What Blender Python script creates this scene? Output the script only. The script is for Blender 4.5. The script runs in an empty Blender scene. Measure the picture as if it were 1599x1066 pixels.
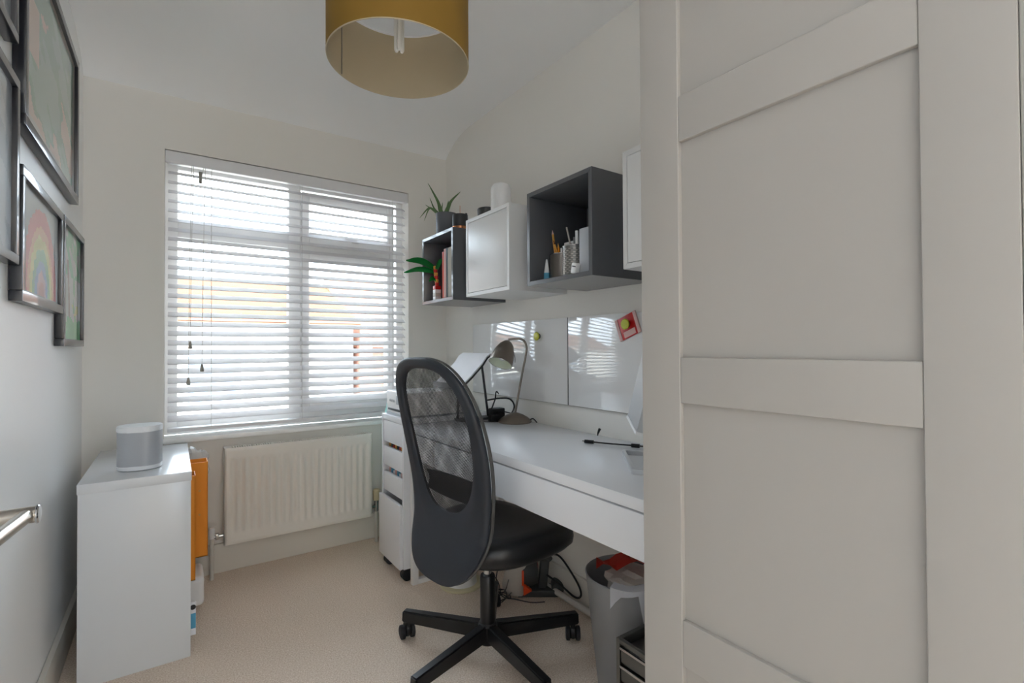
import bpy, bmesh, math, random
from mathutils import Vector, Matrix
random.seed(7)
PI = math.pi
scene = bpy.context.scene
COL = scene.collection

# ------------------------------------------------------------------ camera, sky, exposure
cam_d = bpy.data.cameras.new('camera')
cam_d.sensor_width = 36.0
cam_d.lens = 36.0 * 769.78 / 1599.0
cam_d.clip_start = 0.02
cam_d.clip_end = 400
cam = bpy.data.objects.new('camera', cam_d)
COL.objects.link(cam)
Fv = Vector((0.567277, 0.823438, 0.012086)); Rv = Vector((0.823523, -0.567258, -0.005309)); Uv = Vector((-0.002484, -0.012965, 0.999913))
Mx = Matrix((Rv, Uv, -Fv)).transposed().to_4x4()
Mx.translation = Vector((0, 0, 1.0711))
cam.matrix_world = Mx
scene.camera = cam

world = bpy.data.worlds.new('sky'); scene.world = world
world.use_nodes = True
wn = world.node_tree.nodes; wl = world.node_tree.links
bg = wn.get('Background')
bg.inputs['Color'].default_value = (0.76, 0.87, 1.0, 1)
bg.inputs['Strength'].default_value = 7.5
# the room's daylight: low hazy sun on the houses opposite
sun_d = bpy.data.lights.new('sun', 'SUN'); sun_d.energy = 2.5; sun_d.angle = math.radians(3); sun_d.color = (1.0, 0.9, 0.8)
sun = bpy.data.objects.new('sun', sun_d); COL.objects.link(sun)
sun.rotation_euler = (math.radians(48), 0, math.radians(-20))
def portal(name, loc, rx, sx, sy):      # guides sky sampling through a window opening, adds no light
    d = bpy.data.lights.new(name, 'AREA'); d.shape = 'RECTANGLE'; d.size = sx; d.size_y = sy; d.cycles.is_portal = True
    o = bpy.data.objects.new(name, d); COL.objects.link(o); o.location = loc; o.rotation_euler = (math.radians(rx), 0, 0)
portal('window_portal', (.564, 3.06, 1.33), -90, 1.19, 1.34)
portal('fill_landing_portal', (1.675, -2.66, 1.3), 90, 1.65, 2.0)  # for the sky opening in the added, unseen fill landing
vs = scene.view_settings
vs.view_transform = 'Standard'; vs.look = 'None'; vs.gamma = 1.0; vs.use_curve_mapping = False
vs.exposure = 0.72
scene.cycles.max_bounces = 18
scene.cycles.diffuse_bounces = 12
scene.cycles.transparent_max_bounces = 16

# ------------------------------------------------------------------ materials
def lin(h):
    h = h.lstrip('#'); o = []
    for i in (0, 2, 4):
        c = int(h[i:i+2], 16) / 255.0
        o.append(c / 12.92 if c <= 0.04045 else ((c + 0.055) / 1.055) ** 2.4)
    return (o[0], o[1], o[2], 1.0)

MATS = {}
def mat(name, col, rough=0.5, metal=0.0, bump=0.0, bscale=200.0, var=0.0, vscale=8.0, coat=0.0, spec=0.5, trans=0.0, emit=None):
    if name in MATS: return MATS[name]
    m = bpy.data.materials.new(name); m.use_nodes = True
    n = m.node_tree.nodes; l = m.node_tree.links
    b = n['Principled BSDF']
    c = lin(col) if isinstance(col, str) else col
    b.inputs['Base Color'].default_value = c
    b.inputs['Roughness'].default_value = rough
    b.inputs['Metallic'].default_value = metal
    b.inputs['Specular IOR Level'].default_value = spec
    if coat:
        b.inputs['Coat Weight'].default_value = coat; b.inputs['Coat Roughness'].default_value = 0.04
    if trans: b.inputs['Transmission Weight'].default_value = trans
    tc = n.new('ShaderNodeTexCoord')
    if var:
        t = n.new('ShaderNodeTexNoise'); t.inputs['Scale'].default_value = vscale; t.inputs['Detail'].default_value = 4
        l.new(tc.outputs['Object'], t.inputs['Vector'])
        mx = n.new('ShaderNodeMix'); mx.data_type = 'RGBA'
        mx.inputs['A'].default_value = tuple(x * (1 - var) for x in c[:3]) + (1,)
        mx.inputs['B'].default_value = tuple(min(1, x * (1 + var)) for x in c[:3]) + (1,)
        l.new(t.outputs['Fac'], mx.inputs['Factor']); l.new(mx.outputs['Result'], b.inputs['Base Color'])
    if bump:
        t2 = n.new('ShaderNodeTexNoise'); t2.inputs['Scale'].default_value = bscale; t2.inputs['Detail'].default_value = 3
        l.new(tc.outputs['Object'], t2.inputs['Vector'])
        bp = n.new('ShaderNodeBump'); bp.inputs['Strength'].default_value = bump; bp.inputs['Distance'].default_value = 0.003
        l.new(t2.outputs['Fac'], bp.inputs['Height']); l.new(bp.outputs['Normal'], b.inputs['Normal'])
    MATS[name] = m
    return m

mat('wall_paint', '#ebe8e2', 0.7, bump=0.08, bscale=120, var=0.015, vscale=3)
mat('wall_left_paint', '#f3f3f2', 0.42, bump=0.06, bscale=90, var=0.015, vscale=3)
mat('ceiling_paint', '#f8f8f8', 0.75, bump=0.05, bscale=100)
mat('skirting_paint', '#dcd8d0', 0.4)
mat('upvc', '#f6f6f5', 0.3)
mat('blind_white', '#e6e6e8', 0.4)
mat('cord', '#c9c6c0', 0.8)
mat('tassel', '#9a958c', 0.6)
mat('radiator_paint', '#e6e2da', 0.4)
mat('dark_gap', '#3a3835', 0.8)
mat('chrome', '#c4c4c4', 0.15, 1.0)
mat('brushed_steel', '#b9b2a8', 0.28, 1.0, var=0.05, vscale=60)
mat('nickel', '#8e857c', 0.36, 1.0)
mat('valve_cream', '#d9c8a4', 0.5)
mat('white_laminate', '#eaecf0', 0.22, var=0.008, vscale=5)
mat('cabinet_white', '#d6d9dc', 0.18, var=0.008, vscale=5)
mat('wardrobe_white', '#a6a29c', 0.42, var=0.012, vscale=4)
mat('white_plastic', '#ececec', 0.4)
mat('speaker_white', '#e9ecef', 0.35)
mat('frame_black', '#15151c', 0.28, coat=0.4)
mat('cube_dark', '#585a5e', 0.28, var=0.02, vscale=20, coat=0.35)
mat('cube_white', '#dfdfde', 0.32)
mat('whiteboard', '#e6e5e4', 0.07, coat=0.6)
mat('black_plastic', '#17181a', 0.42, bump=0.05, bscale=500)
mat('chair_black', '#262b33', 0.5, bump=0.12, bscale=700)
mat('chair_rim', '#4a4a49', 0.5)
mat('leather', '#191a1c', 0.3, bump=0.12, bscale=260)
mat('base_metal', '#131315', 0.32)
mat('rubber', '#202124', 0.6)
mat('cable_black', '#121214', 0.5)
mat('cable_brown', '#4c4440', 0.6)
mat('orange_card', '#f0961e', 0.55, var=0.03, vscale=12)
mat('paper_white', '#eeeef2', 0.7)
mat('grey_plastic', '#8f8f8f', 0.45)
mat('grey_dark_plastic', '#4a4b4a', 0.5)
mat('grey_pale_plastic', '#bdb6ae', 0.45)
mat('orange_plastic', '#f2501a', 0.4)
mat('red_plastic', '#c01a1c', 0.35)
mat('red_paper', '#c83a2a', 0.5)
mat('pink_paper', '#dcb2ad', 0.6)
mat('navy_cloth', '#2c3a44', 0.6)
mat('beige_cloth', '#b9b3a6', 0.7)
mat('red_cloth', '#d8553f', 0.6)
mat('pages', '#e9e2d2', 0.8, var=0.05, vscale=90)
mat('green_toy', '#0f8a3c', 0.25)
mat('aloe', '#5c7a4a', 0.5, var=0.25, vscale=30)
mat('soil', '#3a2f27', 0.95, bump=0.6, bscale=150)
mat('pot_grey', '#5b5d62', 0.5)
mat('tin_black', '#2f3032', 0.45)
mat('copper', '#c98a63', 0.25, 1.0)
mat('mesh_metal', '#83827f', 0.35, 0.8, var=0.2, vscale=300)
mat('tin_metal', '#7d7670', 0.3, 0.9)
mat('pencil_wood', '#d8a04a', 0.6)
mat('teal_plastic', '#9fdcd2', 0.35)
mat('magnet_yellow', '#c3c43a', 0.35)
mat('silver_body', '#c9cbce', 0.3, 0.6)
mat('bin_grey', '#8c8d8f', 0.4)
mat('reel_cream', '#ddd6b4', 0.5)
mat('unit_metal', '#6f6e6a', 0.35, 0.8, var=0.08, vscale=40)
mat('lamp_inner', '#e4ead9', 0.5)
mat('pipe_paint', '#cfcac2', 0.3)
mat('bulb_white', '#efefec', 0.35)
mat('blue_print', '#58a6c8', 0.5)
mat('roof_tile', '#916750', 0.85, var=0.2, vscale=3)
mat('render_cream', '#efe6d8', 0.85, var=0.04)
mat('brick_red', '#9c7565', 0.85, var=0.15, vscale=6)
mat('asphalt', '#b8b2aa', 0.9, var=0.1, vscale=1)
mat('house_glass', '#6f7b84', 0.1)
mat('printer_grey', '#a9adb3', 0.4)
mat('plate_dark', '#2a2b2e', 0.35)

def shade_mats():
    # mustard drum fabric: diffuse + translucent
    for nm, col, tr in (('shade_mustard', '#97742b', 0.15), ('shade_lining', '#cdbfa2', 0.18)):
        m = bpy.data.materials.new(nm); m.use_nodes = True
        n = m.node_tree.nodes; l = m.node_tree.links; n.clear()
        o = n.new('ShaderNodeOutputMaterial'); d = n.new('ShaderNodeBsdfPrincipled'); t = n.new('ShaderNodeBsdfTranslucent'); mx = n.new('ShaderNodeMixShader')
        d.inputs['Base Color'].default_value = lin(col); d.inputs['Roughness'].default_value = 0.75
        t.inputs['Color'].default_value = lin(col); mx.inputs[0].default_value = tr
        tc = n.new('ShaderNodeTexCoord'); nz = n.new('ShaderNodeTexNoise'); nz.inputs['Scale'].default_value = 400
        b = n.new('ShaderNodeBump'); b.inputs['Strength'].default_value = 0.15; b.inputs['Distance'].default_value = 0.001
        l.new(tc.outputs['Object'], nz.inputs['Vector']); l.new(nz.outputs['Fac'], b.inputs['Height']); l.new(b.outputs['Normal'], d.inputs['Normal'])
        l.new(d.outputs[0], mx.inputs[1]); l.new(t.outputs[0], mx.inputs[2]); l.new(mx.outputs[0], o.inputs[0])
        MATS[nm] = m
    # thin window / picture glass
    m = bpy.data.materials.new('pane_glass'); m.use_nodes = True
    n = m.node_tree.nodes; l = m.node_tree.links; n.clear()
    o = n.new('ShaderNodeOutputMaterial'); t = n.new('ShaderNodeBsdfTransparent'); g = n.new('ShaderNodeBsdfGlossy'); mx = n.new('ShaderNodeMixShader'); fr = n.new('ShaderNodeFresnel')
    t.inputs['Color'].default_value = (0.97, 0.985, 0.98, 1); g.inputs['Roughness'].default_value = 0.02; fr.inputs['IOR'].default_value = 1.45
    l.new(fr.outputs[0], mx.inputs[0]); l.new(t.outputs[0], mx.inputs[1]); l.new(g.outputs[0], mx.inputs[2]); l.new(mx.outputs[0], o.inputs[0])
    MATS['pane_glass'] = m
    # cloudy plastic film
    m = bpy.data.materials.new('clear_film'); m.use_nodes = True
    n = m.node_tree.nodes; l = m.node_tree.links; n.clear()
    o = n.new('ShaderNodeOutputMaterial'); t = n.new('ShaderNodeBsdfTransparent'); d = n.new('ShaderNodeBsdfPrincipled'); mx = n.new('ShaderNodeMixShader')
    d.inputs['Base Color'].default_value = (0.85, 0.87, 0.88, 1); d.inputs['Roughness'].default_value = 0.15; mx.inputs[0].default_value = 0.5
    l.new(t.outputs[0], mx.inputs[1]); l.new(d.outputs[0], mx.inputs[2]); l.new(mx.outputs[0], o.inputs[0])
    MATS['clear_film'] = m
    # woven chair mesh: threads with open gaps
    for nm, sc_ in (('chair_mesh', 175.0), ('chair_mesh_inner', 162.0)):
        m = bpy.data.materials.new(nm); m.use_nodes = True
        n = m.node_tree.nodes; l = m.node_tree.links; n.clear()
        o = n.new('ShaderNodeOutputMaterial'); t = n.new('ShaderNodeBsdfTransparent'); d = n.new('ShaderNodeBsdfPrincipled'); mx = n.new('ShaderNodeMixShader')
        d.inputs['Base Color'].default_value = lin('#26272a'); d.inputs['Roughness'].default_value = 0.5
        tc = n.new('ShaderNodeTexCoord'); sp = n.new('ShaderNodeSeparateXYZ'); l.new(tc.outputs['Object'], sp.inputs[0])
        outs = []
        for ka, kb in ((0.8, 0.75), (0.8, -0.75)):
            mu0 = n.new('ShaderNodeMath'); mu0.operation = 'MULTIPLY'; mu0.inputs[1].default_value = sc_ * ka; l.new(sp.outputs['Y'], mu0.inputs[0])
            mu = n.new('ShaderNodeMath'); mu.operation = 'MULTIPLY_ADD'; mu.inputs[1].default_value = sc_ * kb; l.new(sp.outputs['Z'], mu.inputs[0]); l.new(mu0.outputs[0], mu.inputs[2])
            f = n.new('ShaderNodeMath'); f.operation = 'FRACT'; l.new(mu.outputs[0], f.inputs[0])
            gt = n.new('ShaderNodeMath'); gt.operation = 'LESS_THAN'; gt.inputs[1].default_value = 0.25; l.new(f.outputs[0], gt.inputs[0]); outs.append(gt)
        mm = n.new('ShaderNodeMath'); mm.operation = 'MAXIMUM'; l.new(outs[0].outputs[0], mm.inputs[0]); l.new(outs[1].outputs[0], mm.inputs[1])
        l.new(mm.outputs[0], mx.inputs[0]); l.new(t.outputs[0], mx.inputs[1]); l.new(d.outputs[0], mx.inputs[2]); l.new(mx.outputs[0], o.inputs[0])
        MATS[nm] = m
    # carpet
    m = bpy.data.materials.new('carpet'); m.use_nodes = True
    n = m.node_tree.nodes; l = m.node_tree.links; b = n['Principled BSDF']; b.inputs['Roughness'].default_value = 0.95; b.inputs['Specular IOR Level'].default_value = 0.1
    tc = n.new('ShaderNodeTexCoord'); n1 = n.new('ShaderNodeTexNoise'); n1.inputs['Scale'].default_value = 210; n1.inputs['Detail'].default_value = 3
    n2 = n.new('ShaderNodeTexNoise'); n2.inputs['Scale'].default_value = 5; n2.inputs['Detail'].default_value = 3
    w = n.new('ShaderNodeTexWave'); w.inputs['Scale'].default_value = 34; w.inputs['Distortion'].default_value = 2.5; w.inputs['Detail'].default_value = 2; w.inputs['Detail Scale'].default_value = 6; w.bands_direction = 'Y'
    for x in (n1, n2, w): l.new(tc.outputs['Object'], x.inputs['Vector'])
    r = n.new('ShaderNodeValToRGB'); r.color_ramp.elements[0].position = 0.3; r.color_ramp.elements[0].color = lin('#d6c1ac'); r.color_ramp.elements[1].position = 0.7; r.color_ramp.elements[1].color = lin('#fdf0e3')
    l.new(n1.outputs['Fac'], r.inputs[0])
    mx = n.new('ShaderNodeMix'); mx.data_type = 'RGBA'; mx.blend_type = 'MULTIPLY'; mx.inputs['Factor'].default_value = 0.06
    l.new(r.outputs[0], mx.inputs['A']); l.new(n2.outputs['Fac'], mx.inputs['B']); l.new(mx.outputs['Result'], b.inputs['Base Color'])
    ad = n.new('ShaderNodeMath'); ad.operation = 'ADD'; l.new(n1.outputs['Fac'], ad.inputs[0])
    ws = n.new('ShaderNodeMath'); ws.operation = 'MULTIPLY'; ws.inputs[1].default_value = 0.5; l.new(w.outputs['Fac'], ws.inputs[0]); l.new(ws.outputs[0], ad.inputs[1])
    bp = n.new('ShaderNodeBump'); bp.inputs['Strength'].default_value = 0.55; bp.inputs['Distance'].default_value = 0.003; l.new(ad.outputs[0], bp.inputs['Height']); l.new(bp.outputs['Normal'], b.inputs['Normal'])
    MATS['carpet'] = m
    # printed picture: colours from the sheet's own attribute, glazed
    m = bpy.data.materials.new('painted_sheet'); m.use_nodes = True
    n = m.node_tree.nodes; l = m.node_tree.links; b = n['Principled BSDF']
    a = n.new('ShaderNodeAttribute'); a.attribute_name = 'Col'; l.new(a.outputs['Color'], b.inputs['Base Color'])
    b.inputs['Roughness'].default_value = 0.5; b.inputs['Coat Weight'].default_value = 1.0; b.inputs['Coat Roughness'].default_value = 0.03
    MATS['painted_sheet'] = m
shade_mats()

# ------------------------------------------------------------------ mesh helpers
def woff(o):
    v = Vector((0, 0, 0))
    while o is not None:
        if o.get('_local'): return v
        v = v + o.location; o = o.parent
    return v

def link(name, bm, m, parent=None, smooth=True, angle=35):
    off = woff(parent)
    if off.length > 0: bmesh.ops.translate(bm, verts=bm.verts, vec=-off)
    bmesh.ops.recalc_face_normals(bm, faces=bm.faces)
    me = bpy.data.meshes.new(name); bm.to_mesh(me); bm.free()
    if smooth:
        me.polygons.foreach_set('use_smooth', [True] * len(me.polygons))
        me.set_sharp_from_angle(angle=math.radians(angle))
    ms = m if isinstance(m, (list, tuple)) else [m]
    for x in ms: me.materials.append(MATS[x])
    o = bpy.data.objects.new(name, me); COL.objects.link(o)
    if parent is not None: o.parent = parent
    return o

def thing(name, label, cat, loc=(0, 0, 0), group=None, rot=None):
    o = bpy.data.objects.new(name, None); COL.objects.link(o); o.location = loc; o.empty_display_size = 0.05
    o['label'] = label; o['category'] = cat
    if group: o['group'] = group
    if rot is not None:
        o.rotation_euler = rot; o['_local'] = 1
    return o

def tag(o, label, cat, group=None):
    o['label'] = label; o['category'] = cat
    if group: o['group'] = group
    return o

def struct(o):
    o['kind'] = 'structure'; return o

def box(bm, x0, x1, y0, y1, z0, z1, bev=0.0, seg=2, M=None):
    r = bmesh.ops.create_cube(bm, size=1.0)
    vs_ = r['verts']
    for v in vs_:
        v.co = Vector(((x0 + x1) / 2 + v.co.x * (x1 - x0), (y0 + y1) / 2 + v.co.y * (y1 - y0), (z0 + z1) / 2 + v.co.z * (z1 - z0)))
    es = list({e for v in vs_ for e in v.link_edges})
    if M is not None: bmesh.ops.transform(bm, matrix=M, verts=vs_)
    if bev: bmesh.ops.bevel(bm, geom=es, offset=bev, segments=seg, affect='EDGES', profile=0.6)

def bx(x0, x1, y0, y1, z0, z1, bev=0.0, seg=2, M=None):
    bm = bmesh.new(); box(bm, x0, x1, y0, y1, z0, z1, bev, seg, M); return bm

def lathe(bm, prof, c=(0, 0, 0), seg=40, M=None, close=False):
    """prof: list of (r, z) from bottom to top."""
    rings = []; new = []
    for r, z in prof:
        if r < 1e-6:
            v = bm.verts.new((0, 0, z)); rings.append([v]); new.append(v)
        else:
            ring = [bm.verts.new((r * math.cos(2 * PI * i / seg), r * math.sin(2 * PI * i / seg), z)) for i in range(seg)]
            rings.append(ring); new += ring
    pairs = list(zip(rings[:-1], rings[1:]))
    if close: pairs.append((rings[-1], rings[0]))
    for a, b in pairs:
        for i in range(seg):
            j = (i + 1) % seg
            if len(a) == 1 and len(b) == 1: continue
            if len(a) == 1: bm.faces.new((a[0], b[i], b[j]))
            elif len(b) == 1: bm.faces.new((a[i], a[j], b[0]))
            else: bm.faces.new((a[i], a[j], b[j], b[i]))
    T = Matrix.Translation(Vector(c))
    if M is not None: T = T @ M
    bmesh.ops.transform(bm, matrix=T, verts=new)

def lt(prof, c=(0, 0, 0), seg=40, M=None, close=False):
    bm = bmesh.new(); lathe(bm, prof, c, seg, M, close); return bm

def spline(pts, n=8):
    P = [Vector(p) for p in pts]
    if len(P) < 3: return P
    out = []
    Q = [2 * P[0] - P[1]] + P + [2 * P[-1] - P[-2]]
    for i in range(1, len(Q) - 2):
        for k in range(n):
            t = k / n
            a, b, c, d = Q[i - 1], Q[i], Q[i + 1], Q[i + 2]
            out.append(0.5 * ((2 * b) + (c - a) * t + (2 * a - 5 * b + 4 * c - d) * t * t + (3 * b - a - 3 * c + d) * t ** 3))
    out.append(P[-1]); return out

def tube(bm, pts, r, seg=8, smooth=0, caps=True, rfun=None):
    P = spline(pts, smooth) if smooth else [Vector(p) for p in pts]
    rings = []; up = None
    for i, p in enumerate(P):
        t = (P[min(i + 1, len(P) - 1)] - P[max(i - 1, 0)])
        if t.length < 1e-9: t = Vector((0, 0, 1))
        t.normalize()
        if up is None:
            up = Vector((0, 0, 1)) if abs(t.z) < 0.9 else Vector((1, 0, 0))
        s = t.cross(up)
        if s.length < 1e-5: s = t.cross(Vector((0.3, 1, 0.2)))
        s.normalize(); up = s.cross(t).normalized()
        rr = rfun(i / max(1, len(P) - 1)) if rfun else r
        rings.append([bm.verts.new(p + (s * math.cos(2 * PI * k / seg) + up * math.sin(2 * PI * k / seg)) * rr) for k in range(seg)])
    for a, b in zip(rings[:-1], rings[1:]):
        for i in range(seg):
            j = (i + 1) % seg; bm.faces.new((a[i], a[j], b[j], b[i]))
    if caps:
        bm.faces.new(rings[0][::-1]); bm.faces.new(rings[-1])

def tb(pts, r, seg=8, smooth=0, rfun=None):
    bm = bmesh.new(); tube(bm, pts, r, seg, smooth, True, rfun); return bm

def prism(poly, d, M=None, bev=0):
    """poly in xy, extruded along z by d."""
    bm = bmesh.new(); a = [bm.verts.new((x, y, 0)) for x, y in poly]; b = [bm.verts.new((x, y, d)) for x, y in poly]
    bm.faces.new(a[::-1]); bm.faces.new(b); n = len(poly)
    for i in range(n):
        j = (i + 1) % n; bm.faces.new((a[i], a[j], b[j], b[i]))
    if bev: bmesh.ops.bevel(bm, geom=list(bm.edges), offset=bev, segments=2, affect='EDGES')
    if M is not None: bmesh.ops.transform(bm, matrix=M, verts=bm.verts)
    return bm

def rot(ax, deg): return Matrix.Rotation(math.radians(deg), 4, ax)
def tr(x, y, z): return Matrix.Translation(Vector((x, y, z)))

# ------------------------------------------------------------------ room shell
XL, XR, YW, ZC = -0.317, 1.41, 2.767, 2.35
YB = -0.80
OX0, OX1, OZ0, OZ1 = -0.031, 1.159, 0.662, 1.996       # window opening
struct(link('floor_fill_landing', bx(XR + .1, 2.8, -2.6, YB, -.1, 0), 'carpet'))
struct(link('floor', bx(XL - .1, XR + .1, -2.6, YW + .02, -.1, 0), 'carpet'))['label'] = 'beige looped carpet'
struct(link('wall_left', bx(XL - .1, XL, -2.6, YW + .3, 0, 2.6), 'wall_left_paint'))
struct(link('wall_right', bx(XR, XR + .1, YB, YW + .3, 0, 2.6), 'wall_paint'))
bm = bmesh.new()
box(bm, XL, OX0, YW, YW + .28, 0, 2.45); box(bm, OX1, XR, YW, YW + .28, 0, 2.45)
box(bm, OX0, OX1, YW, YW + .28, 0, OZ0 - .02); box(bm, OX0, OX1, YW, YW + .28, OZ1, 2.45)
struct(link('wall_window', bm, 'wall_paint'))
bm = bmesh.new()
box(bm, XL, -.30, YB - .1, YB, 0, 2.45); box(bm, .68, 2.7, YB - .1, YB, 0, 2.45); box(bm, -.30, .68, YB - .1, YB, 2.25, 2.45)
struct(link('wall_back', bm, 'wall_paint'))
# unseen landing added for fill: its sky opening is placed to brighten the room
bm = bmesh.new()
box(bm, XL, .85, -2.7, -2.6, 0, 2.6); box(bm, 2.5, 2.8, -2.7, -2.6, 0, 2.6); box(bm, .85, 2.5, -2.7, -2.6, 0, .3); box(bm, .85, 2.5, -2.7, -2.6, 2.3, 2.6)
struct(link('wall_fill_landing', bm, 'wall_paint'))
struct(link('wall_fill_landing_right', bx(2.7, 2.8, -2.6, YB, 0, 2.6), 'wall_paint'))
struct(link('ceiling_fill_landing', bx(XL, 2.75, -2.7, -.88, ZC, 2.5), 'ceiling_paint'))
# ceiling: flat, curving down to the window wall
bm = bmesh.new()
prof = [(-0.9, ZC), (2.44, ZC)]
for k in range(1, 13):
    a = math.radians(62) * k / 12
    prof.append((2.44 + (YW - 2.44) * math.sin(a) / math.sin(math.radians(62)), ZC - 0.104 * (1 - math.cos(a)) / (1 - math.cos(math.radians(62)))))
prof.append((YW + .05, 2.246))
lo = [(bm.verts.new((XL - .05, y, z)), bm.verts.new((XR + .05, y, z))) for y, z in prof]
hi = [(bm.verts.new((XL - .05, y, 2.5)), bm.verts.new((XR + .05, y, 2.5))) for y, z in prof]
for i in range(len(prof) - 1):
    bm.faces.new((lo[i][0], lo[i][1], lo[i+1][1], lo[i+1][0])); bm.faces.new((hi[i][0], hi[i+1][0], hi[i+1][1], hi[i][1]))
    for s in (0, 1): bm.faces.new((lo[i][s], lo[i+1][s], hi[i+1][s], hi[i][s]))
bm.faces.new((lo[0][0], hi[0][0], hi[0][1], lo[0][1])); bm.faces.new((lo[-1][0], lo[-1][1], hi[-1][1], hi[-1][0]))
struct(link('ceiling', bm, 'ceiling_paint'))

def skirt(name, x0, x1, y0, y1, h):
    return struct(link(name, bx(x0, x1, y0, y1, 0, h, .006), 'skirting_paint'))
skirt('baseboard_window', XL, XR, YW - .018, YW, .138)
skirt('baseboard_left', XL, XL + .018, YB, YW - .018, .125)
skirt('baseboard_right', XR - .018, XR, .60, YW - .018, .115)

# window: frames, mullion, glass
wy0, wy1 = 2.865, 2.925
W = thing('window_1', '', 'window', (0, 0, 0)); del W['label']; del W['category']; W['kind'] = 'structure'
bm = bmesh.new()
box(bm, OX0, .02, wy0, wy1, OZ0, OZ1, .004); box(bm, 1.12, OX1, wy0, wy1, OZ0, OZ1, .004)
box(bm, .02, 1.12, wy0, wy1, 1.938, OZ1, .004); box(bm, .02, 1.12, wy0, wy1, OZ0, .729, .004)
link('window_frame', bm, 'upvc', W)
link('mullion', bx(.515, .578, wy0 + .002, wy1 - .002, .729, 1.938, .005), 'upvc', W)
link('transom', bx(.02, .515, wy0 + .003, wy1 - .003, 1.612, 1.696, .005), 'upvc', W)
link('transom', bx(.578, 1.12, wy0 + .003, wy1 - .003, 1.605, 1.665, .005), 'upvc', W)
for (z0, z1) in ((.76, 1.605), (1.665, 1.925)):            # opening lights on the right
    bm = bmesh.new(); b0 = .05 if z1 < 1.7 else .048
    box(bm, .580, .617, wy0 - .018, wy1 - .01, z0 - .03, z1, .005); box(bm, 1.058, 1.10, wy0 - .018, wy1 - .01, z0 - .03, z1, .005)
    box(bm, .617, 1.058, wy0 - .018, wy1 - .01, z1 - .05, z1, .005); box(bm, .617, 1.058, wy0 - .018, wy1 - .01, z0 - .03, z0 - .03 + .075, .005)
    link('sash', bm, 'upvc', W)
for (x0, x1, z0, z1) in ((.02, .515, .729, 1.612), (.02, .515, 1.696, 1.938), (.617, 1.058, .80, 1.557), (.617, 1.058, 1.705, 1.877)):
    link('pane', bx(x0, x1, 2.893, 2.897, z0, z1), 'pane_glass', W)
hd = link('window_handle', bx(.845, .885, 2.825, 2.848, 1.672, 1.692, .004), 'white_plastic', W)
link('lever', bx(.80, .87, 2.812, 2.827, 1.680, 1.694, .004), 'white_plastic', W)
struct(link('trim_1', bx(OX0 - .015, OX1 + .015, YW - .035, YW + .10, OZ0 - .022, OZ0, .006), 'upvc'))['label'] = 'white window sill board'

# ------------------------------------------------------------------ outside: street, houses
struct(link('ground', bx(-60, 60, 4.0, 90, -2.9, -2.7), 'asphalt'))
H = thing('terraced_house', 'cream house with orange tiled roof seen through the blind', 'house', (2, 14, -2.7))
link('house_wall', bx(-9, 4.2, 14, 21, -2.7, 1.85), 'render_cream', H)
bm = prism([(13.6, 1.72), (17.6, 3.12), (21.6, 1.72), (21.6, 1.62), (17.6, 3.0), (13.6, 1.62)], 13.6, None)
bmesh.ops.transform(bm, matrix=Matrix(((0, 0, 1, -9.3), (1, 0, 0, 0), (0, 1, 0, 0), (0, 0, 0, 1))), verts=bm.verts)
rf = link('roof', bm, 'roof_tile', H)
bm = bmesh.new()
for k in range(14):                                    # tile courses
    t = k / 14.0; y = 13.6 + 4.0 * t; z = 1.72 + 1.4 * t
    box(bm, -9.3, 4.3, y, y + .30, z + .02, z + .12, 0, 2)
o = link('tile_courses', bm, 'roof_tile', rf); o['kind'] = 'stuff'
for x in (-5.6, -2.6, .2):
    w_ = link('house_window', bx(x, x + 1.3, 13.93, 14.02, -.3, 1.0, .02), 'upvc', H)
    link('pane', bx(x + .1, x + 1.2, 13.9, 13.95, -.2, .9), 'house_glass', w_)
B = thing('brick_house', 'brick house beyond the blind behind the right window light', 'house', (6.5, 15, -2.7))
link('house_wall', bx(4.35, 9.5, 14.6, 21, -2.7, 1.15), 'brick_red', B)
link('brick_pier', bx(4.36, 4.72, 13.9, 14.6, -2.7, 1.62, .01), 'brick_red', B)
bm = prism([(14.2, 1.1), (17.6, 3.5), (21.4, 1.1)], 5.6, None)
bmesh.ops.transform(bm, matrix=Matrix(((0, 0, 1, 4.3), (1, 0, 0, 0), (0, 1, 0, 0), (0, 0, 0, 1))), verts=bm.verts)
link('roof', bm, 'roof_tile', B)
w_ = link('house_window', bx(5.3, 6.3, 14.5, 14.62, -1.2, .3, .02), 'upvc', B)
link('pane', bx(5.4, 6.2, 14.47, 14.52, -1.1, .2), 'house_glass', w_)

# ------------------------------------------------------------------ venetian blind
BL = thing('venetian_blind', 'white wooden slat blind hanging in the window recess', 'blind', (.564, 2.79, 1.94))
link('valance', bx(-.029, 1.155, YW - .004, YW + .014, 1.936, 1.990, .003), 'blind_white', BL)
link('headrail', bx(-.022, 1.148, YW + .014, YW + .062, 1.945, 1.990, .003), 'blind_white', BL)
yb = 2.797; tilt = 29
sm = None; nsl = 27
for k in range(nsl):
    z = 1.898 - k * .0443
    if sm is None:
        o = link('slat', bx(-.018, 1.142, yb - .025, yb + .025, z - .0015, z + .0015, .001, 1, tr(0, yb, z) @ rot('X', tilt) @ tr(0, -yb, -z)), 'blind_white', BL)
        sm = o; z_first = z
    else:
        o = sm.copy(); COL.objects.link(o); o.parent = BL; o.location.z = z - z_first
zlast = 1.898 - (nsl - 1) * .0443
link('bottom_rail', bx(-.018, 1.142, yb - .026, yb + .026, .686, .704, .004), 'blind_white', BL)
for x in (.155, .564, 1.062):
    for s in (-1, 1):
        link('ladder_cord', tb([(x, yb + s * .0255, 1.95), (x, yb + s * .0255, .70)], .0009, 5), 'cord', BL)
link('tilt_clip', bx(.102, .116, 2.772, 2.780, 1.862, 1.918, .002), 'tassel', BL)
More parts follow.
